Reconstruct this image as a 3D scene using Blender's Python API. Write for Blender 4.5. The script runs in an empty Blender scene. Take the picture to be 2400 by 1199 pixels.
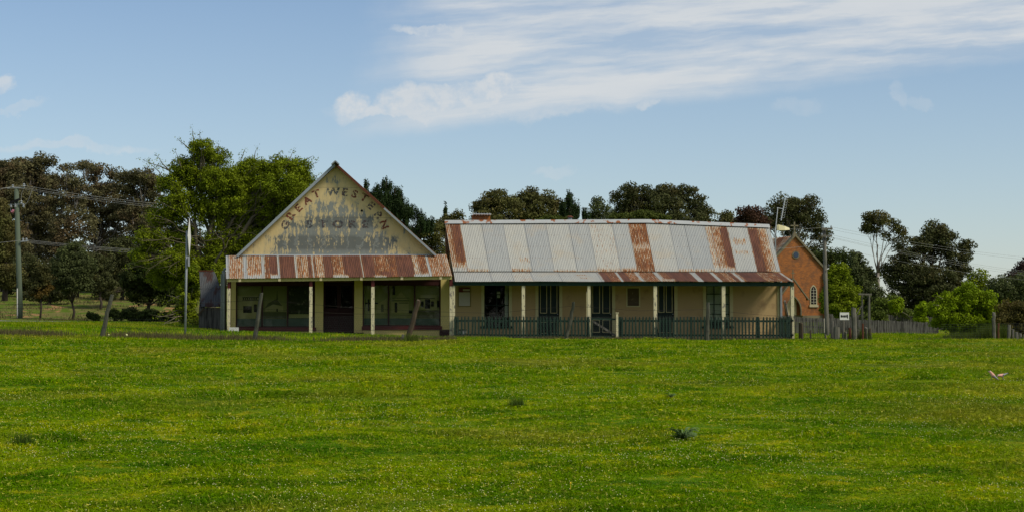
import bpy, bmesh, math, random
import numpy as np
from mathutils import Vector, Matrix
random.seed(7)
rng = np.random.default_rng(7)
R = math.radians
C = bpy.context.scene.collection
sc = bpy.context.scene

# ------------------------------------------------------------------ camera
FPX, W0, H0, HOR, VPX = 3780.0, 2400.0, 1199.0, 745.0, 803.0
YAW = math.atan((W0/2-VPX)/FPX)
PITCH = math.atan((HOR-H0/2)/FPX)
CAMH = 1.65
cd = bpy.data.cameras.new('camera'); cam = bpy.data.objects.new('camera', cd); C.objects.link(cam)
cd.sensor_width = 36; cd.lens = FPX/W0*36; cd.clip_end = 5000; cd.clip_start = .5
cam.location = (0, 0, CAMH); cam.rotation_euler = (R(90)+PITCH, 0, -YAW)
sc.camera = cam
CM = Matrix.Rotation(-YAW, 3, 'Z') @ Matrix.Rotation(R(90)+PITCH, 3, 'X')

# ------------------------------------------------------------------ light
SUN_AZ, SUN_EL = R(122), R(46)      # compass-like angle from +Y towards +X
sv = Vector((math.sin(SUN_AZ)*math.cos(SUN_EL), math.cos(SUN_AZ)*math.cos(SUN_EL), math.sin(SUN_EL)))
sd = bpy.data.lights.new('sun', 'SUN'); sd.energy = 3.1; sd.angle = R(14); sd.color = (1, .93, .80)
so = bpy.data.objects.new('sun', sd); C.objects.link(so)
so.rotation_euler = sv.to_track_quat('Z', 'Y').to_euler()
sc.view_settings.view_transform = 'Standard'; sc.view_settings.look = 'None'
sc.view_settings.gamma = 1; sc.view_settings.exposure = 0.08
sc.view_settings.use_curve_mapping = False
sc.cycles.max_bounces = 6; sc.cycles.transparent_max_bounces = 16

wd = bpy.data.worlds.new('World'); sc.world = wd; wd.use_nodes = True
nt = wd.node_tree; nt.nodes.clear()
class NB:
    def __init__(s, nt): s.nt = nt
    def n(s, t, **k):
        a = s.nt.nodes.new(t)
        for q, v in k.items(): setattr(a, q, v)
        return a
    def put(s, sock, v):
        if v is None: return
        if hasattr(v, 'is_output'): s.nt.links.new(v, sock)
        else: sock.default_value = v
    def m(s, op, a, b=None, c=None, clamp=False):
        q = s.n('ShaderNodeMath', operation=op, use_clamp=clamp)
        s.put(q.inputs[0], a); s.put(q.inputs[1], b)
        if c is not None: s.put(q.inputs[2], c)
        return q.outputs[0]
    def ss(s, v, lo, hi):
        q = s.n('ShaderNodeMapRange', interpolation_type='SMOOTHSTEP')
        s.put(q.inputs['Value'], v); s.put(q.inputs['From Min'], lo); s.put(q.inputs['From Max'], hi)
        return q.outputs['Result']
    def lin(s, v, a, b, c, d):
        q = s.n('ShaderNodeMapRange'); s.put(q.inputs['Value'], v)
        for k, x in zip(('From Min','From Max','To Min','To Max'), (a,b,c,d)): q.inputs[k].default_value = x
        return q.outputs['Result']
    def xyz(s, a, b, c):
        q = s.n('ShaderNodeCombineXYZ'); s.put(q.inputs[0], a); s.put(q.inputs[1], b); s.put(q.inputs[2], c)
        return q.outputs[0]
    def noise(s, vec, scale, detail=4, rough=.55, dist=0):
        q = s.n('ShaderNodeTexNoise'); s.put(q.inputs['Vector'], vec)
        q.inputs['Scale'].default_value = scale; q.inputs['Detail'].default_value = detail
        q.inputs['Roughness'].default_value = rough; q.inputs['Distortion'].default_value = dist
        return q.outputs['Fac']
    def mix(s, f, a, b, blend='MIX'):
        q = s.n('ShaderNodeMix', data_type='RGBA', blend_type=blend)
        s.put(q.inputs['Factor'], f)
        for k, v in (('A', a), ('B', b)):
            sock = [i for i in q.inputs if i.name == k and i.type == 'RGBA'][0]
            if isinstance(v, tuple) and len(v) == 3: v = (*v, 1)
            s.put(sock, v)
        return [o for o in q.outputs if o.type == 'RGBA'][0]
    def map(s, vec, sc_=(1,1,1), rot=(0,0,0)):
        q = s.n('ShaderNodeMapping'); s.put(q.inputs['Vector'], vec)
        q.inputs['Scale'].default_value = sc_; q.inputs['Rotation'].default_value = rot
        return q.outputs[0]
b = NB(nt)
sky = b.n('ShaderNodeTexSky', sky_type='NISHITA')
sky.sun_disc = False; sky.sun_elevation = SUN_EL; sky.sun_rotation = SUN_AZ
sky.air_density = 1.15; sky.dust_density = .6; sky.ozone_density = 2.0; sky.altitude = 800
tc = b.n('ShaderNodeTexCoord'); sx = b.n('ShaderNodeSeparateXYZ'); nt.links.new(tc.outputs['Generated'], sx.inputs[0])
yy = b.m('MAXIMUM', sx.outputs[1], .02)
u0 = b.m('DIVIDE', sx.outputs[0], yy); v0 = b.m('DIVIDE', sx.outputs[2], yy)
base = b.xyz(u0, v0, 0)
w1 = b.m('SUBTRACT', b.noise(b.xyz(u0, v0, 3.1), 28, 5, .6), .5)
w2 = b.m('SUBTRACT', b.noise(b.xyz(u0, v0, 9.7), 28, 5, .6), .5)
u = b.m('MULTIPLY_ADD', w1, .046, u0); v = b.m('MULTIPLY_ADD', w2, .030, v0)
# long high band
low = b.m('MULTIPLY_ADD', u, .1325, .108)
edge = b.ss(b.m('SUBTRACT', b.m('MULTIPLY_ADD', w2, .010, v0), low), -.004, .012)
left = b.ss(b.m('MULTIPLY_ADD', v, -.35, u), -.055, .02)
ub = b.m('MULTIPLY_ADD', w1, .020, u0); vb = b.m('MULTIPLY_ADD', w2, .006, v0); tl = b.m('MULTIPLY_ADD', ub, -.10, vb)
st = b.noise(b.xyz(b.m('MULTIPLY', ub, 4.5), b.m('MULTIPLY', tl, 42), .7), 1, 5, .55)
st2 = b.noise(b.xyz(b.m('MULTIPLY', ub, 11), b.m('MULTIPLY', tl, 95), 4.7), 1, 5, .6)
stm = b.lin(b.m('MULTIPLY_ADD', st2, .45, b.m('MULTIPLY', st, .55)), .40, .57, .26, 1.0)
band = b.m('MULTIPLY', b.m('MULTIPLY', edge, left), b.m('MAXIMUM', b.m('MINIMUM', stm, .95), .12))
tot = b.m('MULTIPLY', band, .95)
n3 = b.lin(b.noise(b.xyz(u0, v0, 1.3), 60, 6, .65), .38, .56, .55, 1.1)
def ell(px, py, rx, ry, s):
    global tot
    du = b.m('MULTIPLY', b.m('SUBTRACT', u, (px-VPX)/FPX), FPX/rx)
    dv = b.m('MULTIPLY', b.m('SUBTRACT', v, (HOR-py)/FPX), FPX/ry)
    d = b.m('SQRT', b.m('ADD', b.m('MULTIPLY', du, du), b.m('MULTIPLY', dv, dv)))
    q = b.m('MULTIPLY', b.m('MULTIPLY', b.ss(d, 1.12, .62), s), n3)
    tot = b.m('MAXIMUM', tot, q)
for e in [(822,250,52,42,.9),(945,236,70,46,.85),(1060,228,105,44,.8),(1165,210,75,46,.85),(1010,264,260,24,.75),
          (1270,245,180,34,.5),(1520,230,50,20,.55),(1040,78,130,22,.7),(6,210,36,24,.6),(2150,205,22,40,.22),(2190,225,34,14,.16),
          (200,348,190,14,.35),(60,262,80,10,.25),(1300,398,60,14,.22),(1900,235,70,26,.15)]:
    ell(*e)
genv = b.ss(sx.outputs[1], .25, -.1)       # thicker broken cloud on the far side of the sky
gen = b.m('MULTIPLY', b.m('MULTIPLY', b.ss(b.noise(tc.outputs['Generated'], 2.2, 6, .6), .38, .62), genv), .8)
tot = b.m('MAXIMUM', tot, gen, clamp=True)
horizon = b.ss(v0, .16, .0)
skyc = b.mix(1.0, sky.outputs[0], (.90, .955, 1.03), 'MULTIPLY')
skyc = b.mix(b.m('MULTIPLY', b.ss(v0, .30, .02), .30), skyc, (5.2, 5.9, 6.6))
ccol = b.mix(st2, (5.4, 5.9, 6.4), (6.9, 7.0, 7.0))
fin = b.mix(tot, skyc, ccol)
bg = b.n('ShaderNodeBackground'); nt.links.new(fin, bg.inputs[0]); bg.inputs[1].default_value = .10
ow = b.n('ShaderNodeOutputWorld'); nt.links.new(bg.outputs[0], ow.inputs[0])

# ------------------------------------------------------------------ projection of photo points on planes of depth
def ray(px, py):
    return (CM @ Vector(((px-W0/2)/FPX, (H0/2-py)/FPX, -1))).normalized()
def P(px, py, Y):
    d = ray(px, py); t = Y/d.y
    return Vector((0, 0, CAMH)) + d*t
def ppm(px, Y):
    return (P(px+50, HOR, Y)-P(px-50, HOR, Y)).length/100.0      # metres per photo pixel

# ------------------------------------------------------------------ ground heights
KX = np.array([-200,-30,-13.8,-8,-4.7,-1,4.4,10,18,27.5,60,300.])
KY = np.array([-60,14,30,45,62,64.3,67,70,74,85,95,105,130,170,260,900.])
def _tab():
    # rows = Y knots
    crest = np.array([1.1,1.05,.99,.88,.76,.72,.76,.78,.78,.79,.8,.8])
    verge = np.array([1.5,1.45,1.36,1.22,1.09,1.0,.84,.78,.70,.69,.69,.7])
    z = []
    z.append(crest*0); z.append(crest*0); z.append(crest*.22+.03); z.append(crest*.58)
    z.append(crest); z.append(crest*.5+verge*.5-np.array([.16]*5+[.16,.08,.03,.03,.0,0,0])); z.append(verge-.03); z.append(verge); z.append(verge)
    z.append(np.array([1.6,1.5,1.45,1.43,1.3,1.15,.9,.8,.68,.62,.6,.6]))
    z.append(np.array([2.0,1.8,1.66,1.62,1.5,1.25,1.0,.8,.68,.60,.6,.6]))
    z.append(np.array([2.8,2.5,2.35,2.3,2.1,1.6,1.1,.9,.7,.60,.6,.6]))
    z.append(np.array([4.0,3.8,3.5,3.5,3.3,2.6,1.8,1.5,1.2,.9,.8,.8]))
    z.append(np.array([6,5.5,5,5,4.8,4,3,2.2,1.8,1.6,1.2,1.]))
    z.append(np.array([8,7,6,6,5,4.5,4,3,2.5,2,1.5,1.]))
    z.append(np.array([12,10,8,8,7,6,5,4,3,2,2,2.]))
    return np.array(z)
KZ = _tab()
_NG = np.random.default_rng(3).random((256, 256))
def vn(x, y, sc_):
    a = np.asarray(x)/sc_+500.3; c = np.asarray(y)/sc_+500.7; i = np.floor(a).astype(int); j = np.floor(c).astype(int)
    f = a-i; g = c-j; f = f*f*(3-2*f); g = g*g*(3-2*g); N = lambda p, q: _NG[p % 256, q % 256]
    return (N(i,j)*(1-f)+N(i+1,j)*f)*(1-g)+(N(i,j+1)*(1-f)+N(i+1,j+1)*f)*g
def Z(x, y):
    x = np.asarray(x, float); y = np.asarray(y, float)
    xc = np.clip(x, KX[0], KX[-1]-1e-3); yc = np.clip(y, KY[0], KY[-1]-1e-3)
    i = np.clip(np.searchsorted(KX, xc, 'right')-1, 0, len(KX)-2); j = np.clip(np.searchsorted(KY, yc, 'right')-1, 0, len(KY)-2)
    fx = (xc-KX[i])/(KX[i+1]-KX[i]); fy = (yc-KY[j])/(KY[j+1]-KY[j])
    fx = fx*fx*(3-2*fx)*.5+fx*.5
    z = (KZ[j,i]*(1-fx)+KZ[j,i+1]*fx)*(1-fy)+(KZ[j+1,i]*(1-fx)+KZ[j+1,i+1]*fx)*fy
    am = np.clip((66-y)/8, 0, 1)
    z = z + am*(.10*(vn(x,y,3.1)-.5)+.065*(vn(x+40,y,1.4)-.5)+.03*(vn(x,y+90,.6)-.5))
    am2 = np.clip((y-84)/20, 0, 1)
    return z + am2*(.10*np.sin(x*.9+y*.3)*np.sin(y*.8)+.06*np.sin(x*2.3)*np.sin(y*1.9+x*.5))
def hit(px, py):
    d = ray(px, py)
    for k in range(2000):
        y = 8+k*.1; p = Vector((0,0,CAMH))+d*(y/d.y)
        if p.z <= float(Z(p.x, p.y)): return Vector((p.x, p.y, float(Z(p.x, p.y))))
    return P(px, py, 200)
def gp(px, Y):
    p = P(px, HOR, Y); return Vector((p.x, Y, float(Z(p.x, Y))))

# ------------------------------------------------------------------ materials
def mat(name, col, rough=.85, var=.15, vs=6, col2=None, cs=3, lo=.45, hi=.62, bump=0, bs=40, stretch=(1,1,1), spec=.2, trans=0, rnd=0):
    m = bpy.data.materials.new(name); m.use_nodes = True
    t = m.node_tree; q = NB(t); bs_ = t.nodes['Principled BSDF']
    geo = q.n('ShaderNodeNewGeometry')
    vec = q.map(geo.outputs['Position'], stretch)
    c = q.mix(q.noise(vec, vs, 5, .6), tuple(x*(1-var) for x in col), tuple(min(1, x*(1+var)) for x in col))
    if col2: c = q.mix(q.ss(q.noise(vec, cs, 5, .6), lo, hi), c, col2)
    if rnd:
        at = q.n('ShaderNodeAttribute', attribute_name='rnd')
        c = q.mix(1.0, c, q.mix(at.outputs['Fac'], (1-rnd,)*3, (1+rnd, 1+rnd, 1+rnd*.6)), 'MULTIPLY')
    t.links.new(c, bs_.inputs['Base Color'])
    bs_.inputs['Roughness'].default_value = rough
    bs_.inputs['Specular IOR Level'].default_value = spec
    if bump:
        bn = q.n('ShaderNodeBump'); bn.inputs['Strength'].default_value = bump; bn.inputs['Distance'].default_value = .02
        t.links.new(q.noise(vec, bs, 4, .6), bn.inputs['Height']); t.links.new(bn.outputs[0], bs_.inputs['Normal'])
    if trans:
        tr = q.n('ShaderNodeBsdfTranslucent'); t.links.new(c, tr.inputs[0])
        mx = q.n('ShaderNodeMixShader'); mx.inputs[0].default_value = trans
        t.links.new(bs_.outputs[0], mx.inputs[1]); t.links.new(tr.outputs[0], mx.inputs[2])
        t.links.new(mx.outputs[0], t.nodes['Material Output'].inputs[0])
    return m
M = {}
def peel(name, col, under, lo=.60, hi=.66, cs=9):
    return mat(name, col, .75, .08, 4, under, cs, lo, hi, .2, 30, (1,1,.35))
M['cream'] = peel('cream_paint', (.50,.43,.235), (.25,.22,.17))
M['creamw'] = mat('cream_wall', (.56,.44,.16), .85, .10, 1.5, bump=.1)
M['post'] = peel('peeling_cream_post', (.56,.50,.31), (.20,.18,.15), .55, .60, 11)
M['trim'] = mat('trim_cream', (.50,.44,.22), .8, .08, 5)
M['fascia'] = mat('fascia_yellow', (.42,.36,.13), .8, .12, 3)
M['maroon'] = mat('maroon_paint', (.085,.016,.014), .6, .2, 4)
M['dkmaroon'] = mat('dark_maroon', (.035,.008,.007), .6, .2, 4)
M['green'] = mat('dark_green_paint', (.010,.029,.018), .7, .25, 5, (.03,.05,.035), 6, .6, .7)
M['dkgreen'] = mat('door_green', (.006,.017,.010), .45, .2, 4)
M['render'] = mat('tan_render', (.42,.295,.135), .9, .12, 1.2, (.30,.20,.095), 1.6, .56, .75, bump=.15, bs=12)
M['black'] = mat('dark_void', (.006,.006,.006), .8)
M['timber'] = mat('weathered_timber', (.13,.12,.095), .9, .35, 9, (.05,.055,.04), 5, .5, .7, .5, 22, (1,1,.15))
M['posts'] = mat('mossy_old_post', (.070,.070,.050), .9, .35, 9, (.035,.04,.025), 5, .5, .7, .5, 22, (1,1,.15))
M['timbrown'] = mat('brown_timber', (.072,.052,.032), .9, .3, 9, (.04,.033,.024), 5, .5, .7, .5, 22, (1,1,.15))
M['rustiron'] = mat('rusty_iron', (.10,.035,.018), .85, .3, 20)
M['wire'] = mat('galvanised_wire', (.028,.022,.016), .6, .2, 8)
M['netw'] = mat('netting_wire', (.055,.065,.06), .6, .2, 8)
M['polegreen'] = mat('treated_green_pole', (.082,.105,.070), .85, .15, 3, (.058,.072,.052), 5, .5, .7, .3, 20, (1,1,.1))
M['galv'] = mat('galvanised_steel', (.24,.26,.27), .5, .12, 6)
M['white'] = mat('white_paint', (.62,.61,.57), .7, .06, 5)
M['silver'] = mat('silver_flashing', (.40,.43,.45), .5, .15, 2, (.30,.12,.05), 1.5, .66, .72)
M['barge'] = mat('grey_barge', (.25,.28,.30), .7, .15, 4)
M['stone'] = mat('weathered_stone', (.165,.140,.085), .9, .2, 2, (.085,.075,.05), 1.2, .5, .7)
M['lamp'] = mat('lamp_cream', (.60,.54,.30), .4, .05, 4)
M['curtain'] = mat('pale_blind', (.80,.84,.80), .9, .12, 3)
M['asphalt'] = mat('grey_asphalt', (.13,.125,.12), .9, .2, 6, bump=.3)
M['gravel'] = mat('grey_gravel', (.20,.185,.16), .95, .3, 25, (.11,.105,.09), 9, .5, .65, bump=.6, bs=60)
M['trunk'] = mat('dark_bark', (.055,.042,.032), .95, .3, 5, bump=.5)
M['trunkpale'] = mat('pale_gum_bark', (.26,.23,.19), .9, .3, 1.2, (.09,.07,.055), 1.0, .5, .6)
M['treebark'] = mat('olive_grey_bark', (.105,.090,.055), .95, .35, 3, (.17,.15,.10), 2, .55, .65)
M['twig'] = mat('grey_twig', (.19,.165,.11), .95, .3, 3)
M['plank'] = mat('grey_plank', (.115,.108,.092), .9, .45, 12, (.04,.037,.032), 9, .45, .58, .4, 20, (1,1,.08))
M['red'] = mat('sign_dark_red', (.10,.02,.015), .8)
M['blacki'] = mat('black_ink', (.02,.02,.02), .8)
M['paper'] = mat('faded_paper', (.42,.37,.30), .9, .12, 3)
M['brownp'] = mat('brown_poster', (.09,.065,.035), .8, .3, 4, (.22,.17,.10), 5, .55, .7)
M['hole'] = M['black']

def attr_color_mat():  # glass with an ordinary reflection
    m = bpy.data.materials.new('window_glass'); m.use_nodes = True; t = m.node_tree; t.nodes.clear(); q = NB(t)
    gl = q.n('ShaderNodeBsdfGlossy'); gl.inputs['Roughness'].default_value = .02
    tr = q.n('ShaderNodeBsdfTransparent'); tr.inputs[0].default_value = (.78,.80,.72,1)
    fr = q.n('ShaderNodeFresnel'); fr.inputs[0].default_value = 1.27
    mx = q.n('ShaderNodeMixShader'); t.links.new(q.m('MULTIPLY', fr.outputs[0], 1.0), mx.inputs[0])
    t.links.new(tr.outputs[0], mx.inputs[1]); t.links.new(gl.outputs[0], mx.inputs[2])
    o = q.n('ShaderNodeOutputMaterial'); t.links.new(mx.outputs[0], o.inputs[0]); return m
M['glass'] = attr_color_mat()

def tin_mat():
    m = bpy.data.materials.new('corrugated_iron'); m.use_nodes = True; t = m.node_tree; q = NB(t); p = t.nodes['Principled BSDF']
    uv = q.n('ShaderNodeUVMap'); uv.uv_map = 'UVMap'
    s = q.n('ShaderNodeSeparateXYZ'); t.links.new(uv.outputs[0], s.inputs[0]); U, V = s.outputs[0], s.outputs[1]
    ra = q.n('ShaderNodeAttribute', attribute_name='rust').outputs['Fac']
    ta = q.n('ShaderNodeAttribute', attribute_name='tone').outputs['Fac']
    z = q.mix(ta, (.285,.298,.297), (.41,.40,.35))
    st = q.noise(q.xyz(q.m('MULTIPLY', U, 9), q.m('MULTIPLY', V, .8), 0), 1, 5, .6)
    z = q.mix(1.0, z, q.mix(st, (.74,.76,.78), (1.2,1.18,1.12)), 'MULTIPLY')
    blot = q.noise(q.xyz(U, V, 2), 1.1, 4, .6)
    z = q.mix(q.m('MULTIPLY', q.ss(blot, .5, .75), .35), z, (.40,.31,.19))
    n1 = q.noise(q.xyz(q.m('MULTIPLY', U, 16), q.m('MULTIPLY', V, 2.2), 5), 1, 6, .65)
    n2 = q.noise(q.xyz(U, V, 8), 16, 6, .7)
    ridge = q.m('SINE', q.m('MULTIPLY', U, 2*math.pi/.076))
    n = q.m('ADD', q.m('MULTIPLY_ADD', n1, .62, q.m('MULTIPLY', n2, .38)), -.5)
    n = q.m('ADD', q.m('MULTIPLY_ADD', n, 3.8, .5), q.m('MULTIPLY', ridge, -.26))
    mask = q.ss(q.m('ADD', n, q.m('SUBTRACT', ra, 1)), -.07, .10)
    mask = q.m('MULTIPLY', mask, q.ss(ra, .0, .12))
    stain = q.m('MULTIPLY', q.ss(q.m('ADD', n, q.m('SUBTRACT', ra, 1)), -.40, -.02), q.ss(ra, .02, .4))
    z = q.mix(q.m('MULTIPLY', stain, .6), z, (.47,.35,.17))
    rc = q.mix(q.ss(q.m('ADD', q.m('MULTIPLY', n, .45), q.m('MULTIPLY', ra, .75)), .70, 1.15), (.225,.084,.022), (.105,.041,.021))
    rc = q.mix(q.m('MULTIPLY', q.ss(q.m('MULTIPLY_ADD', n, .7, ra), 1.25, 1.75), .85), rc, (.108,.043,.027))
    rc = q.mix(1.0, rc, q.mix(q.ss(st, .35, .65), (.72,.72,.74), (1.25,1.22,1.2)), 'MULTIPLY')
    c = q.mix(mask, z, rc)
    # nail heads: rusty spots in rows
    fu = q.m('ABSOLUTE', q.m('SUBTRACT', q.m('FRACT', q.m('DIVIDE', U, .152)), .5))
    fv = q.m('ABSOLUTE', q.m('SUBTRACT', q.m('FRACT', q.m('DIVIDE', q.m('ADD', V, .22), .78)), .5))
    near = q.m('ADD', q.m('POWER', q.m('MULTIPLY', fu, .152), 2), q.m('POWER', q.m('MULTIPLY', fv, .78), 2))
    cell = q.n('ShaderNodeTexWhiteNoise'); cell.noise_dimensions = '2D'
    t.links.new(q.xyz(q.m('FLOOR', q.m('DIVIDE', U, .152)), q.m('FLOOR', q.m('DIVIDE', q.m('ADD', V, .22), .78)), 0), cell.inputs['Vector'])
    nail = q.m('MULTIPLY', q.ss(near, .0006, .0002), q.ss(cell.outputs['Value'], .38, .42))
    c = q.mix(q.m('MULTIPLY', nail, .85), c, (.13,.06,.03))
    c = q.mix(q.m('MULTIPLY', q.ss(ta, -.1, -.6), .5), c, (.05,.045,.04))
    t.links.new(c, p.inputs['Base Color'])
    rr = q.lin(mask, 0, 1, .5, .9); t.links.new(rr, p.inputs['Roughness'])
    p.inputs['Specular IOR Level'].default_value = .35
    return m
M['tin'] = tin_mat()
M['tinold'] = mat('old_dark_iron', (.070,.073,.072), .85, .3, 3, (.050,.026,.020), 1.1, .50, .60, stretch=(3,1,.4))

def gable_mat():
    m = bpy.data.materials.new('worn_gable_paint'); m.use_nodes = True; t = m.node_tree; q = NB(t); p = t.nodes['Principled BSDF']
    geo = q.n('ShaderNodeNewGeometry'); s = q.n('ShaderNodeSeparateXYZ'); t.links.new(geo.outputs['Position'], s.inputs[0])
    X, Zc = s.outputs[0], s.outputs[2]
    cx = GC.x; z0 = GC.y
    x = q.m('SUBTRACT', X, cx); z = q.m('SUBTRACT', Zc, z0)      # local metres: z 0..4 up the gable, x -4.2..4.2
    n1 = q.noise(q.xyz(q.m('MULTIPLY', X, 6.0), q.m('MULTIPLY', Zc, 1.1), 0), 1, 6, .62)
    n2 = q.noise(q.xyz(X, Zc, 3), 2.2, 5, .6)
    n3 = q.noise(q.xyz(q.m('MULTIPLY', X, 22), q.m('MULTIPLY', Zc, 6), 7), 1, 4, .7)
    n = q.m('ADD', q.m('MULTIPLY', n1, .46), q.m('ADD', q.m('MULTIPLY', n2, .26), q.m('MULTIPLY', n3, .28)))
    ax = q.m('ABSOLUTE', q.m('ADD', x, .02))
    inner = q.ss(q.m('ADD', ax, q.m('MULTIPLY', z, 1.03)), 3.95, 2.75)       # keep clean strips along both rakes
    lowb = q.ss(z, 1.9, .0)
    r3 = q.ss(q.m('ABSOLUTE', q.m('SUBTRACT', z, .50)), .40, .22)
    r2 = q.ss(q.m('ABSOLUTE', q.m('SUBTRACT', z, 1.42)), .36, .16)
    r1 = q.ss(q.m('ABSOLUTE', q.m('SUBTRACT', z, 3.30)), .22, .10)
    xd = q.m('MULTIPLY_ADD', q.m('SUBTRACT', n2, .5), 1.3, x)
    cells = q.ss(q.m('ABSOLUTE', q.m('SUBTRACT', q.m('FRACT', q.m('DIVIDE', xd, .56)), .5)), .50, .36)
    n = q.m('MULTIPLY_ADD', q.m('SUBTRACT', n, .5), 4.6, .5)
    side = q.ss(ax, 3.4, 2.0)
    cov = q.m('MULTIPLY_ADD', q.m('MULTIPLY', inner, side), .47, .05)
    cov = q.m('ADD', cov, q.m('MULTIPLY', q.m('MULTIPLY', lowb, q.ss(ax, 4.1, 2.9)), .17))
    cov = q.m('ADD', cov, q.m('MULTIPLY', q.m('MULTIPLY', q.m('MULTIPLY', r3, cells), side), .15))
    cov = q.m('ADD', cov, q.m('MULTIPLY', q.m('MULTIPLY', q.m('MULTIPLY', r2, cells), q.ss(ax, 2.3, 1.8)), .13))
    cov = q.m('ADD', cov, q.m('MULTIPLY', q.m('MULTIPLY', r1, q.ss(ax, .6, .3)), .32))
    cov = q.m('SUBTRACT', cov, q.m('MULTIPLY', q.ss(z, 2.0, 2.7), .16))
    mask = q.ss(q.m('ADD', n, q.m('SUBTRACT', cov, 1)), -.08, .10)
    cream = q.mix(n2, (.54,.41,.19), (.66,.52,.27))
    grey = q.mix(n1, (.085,.105,.11), (.25,.275,.265))
    grey = q.mix(q.m('MULTIPLY', q.m('MAXIMUM', r3, r2), q.m('MULTIPLY', cells, .65)), grey, (.060,.075,.082))
    haze_ = q.m('MULTIPLY', q.ss(q.m('ADD', n, q.m('SUBTRACT', cov, 1)), -.55, .1), .45)
    c = q.mix(haze_, cream, (.30,.28,.20))
    c = q.mix(q.m('MULTIPLY', mask, .90), c, grey)
    for zl in (1.62, 2.95):    # sheet joints
        c = q.mix(q.m('MULTIPLY', q.ss(q.m('ABSOLUTE', q.m('SUBTRACT', z, zl)), .016, .006), .5), c, (.12,.10,.07))
    t.links.new(c, p.inputs['Base Color']); p.inputs['Roughness'].default_value = .85; p.inputs['Specular IOR Level'].default_value = .15
    return m

def worn_letter(name, col, thr, inner=None):
    m = bpy.data.materials.new(name); m.use_nodes = True; t = m.node_tree; q = NB(t); p = t.nodes['Principled BSDF']
    geo = q.n('ShaderNodeNewGeometry')
    n = q.noise(q.map(geo.outputs['Position'], (14,14,9)), 1, 5, .7)
    n2 = q.noise(q.map(geo.outputs['Position'], (5,5,5)), 1, 3, .6)
    c = q.mix(q.ss(n2, .4, .6), col, inner or tuple(x*.6 for x in col))
    t.links.new(c, p.inputs['Base Color']); p.inputs['Roughness'].default_value = .9
    a = q.ss(n, thr, thr+.05); t.links.new(a, p.inputs['Alpha'])
    return m

def brick_mat():
    m = bpy.data.materials.new('orange_brick'); m.use_nodes = True; t = m.node_tree; q = NB(t); p = t.nodes['Principled BSDF']
    co = q.n('ShaderNodeTexCoord'); s = q.n('ShaderNodeSeparateXYZ'); t.links.new(co.outputs['Object'], s.inputs[0])
    br = q.n('ShaderNodeTexBrick'); t.links.new(q.xyz(q.m('ADD', s.outputs[0], s.outputs[1]), s.outputs[2], 0), br.inputs['Vector'])
    br.inputs['Scale'].default_value = 1; br.inputs['Brick Width'].default_value = .24; br.inputs['Row Height'].default_value = .086
    br.inputs['Mortar Size'].default_value = .008
    br.inputs['Color1'].default_value = (.37,.108,.012,1); br.inputs['Color2'].default_value = (.23,.066,.010,1); br.inputs['Mortar'].default_value = (.24,.13,.05,1)
    n = q.noise(co.outputs['Object'], 1.1, 6, .65)
    c = q.mix(q.m('MULTIPLY', q.ss(n, .44, .66), .8), br.outputs['Color'], (.13,.055,.022))
    n3 = q.noise(q.map(co.outputs['Object'], (4,4,11)), 1, 4, .7)
    c = q.mix(q.m('MULTIPLY', q.ss(n3, .56, .64), .55), c, (.10,.05,.03))
    t.links.new(c, p.inputs['Base Color']); p.inputs['Roughness'].default_value = .9; return m
M['brick'] = brick_mat()

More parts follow.
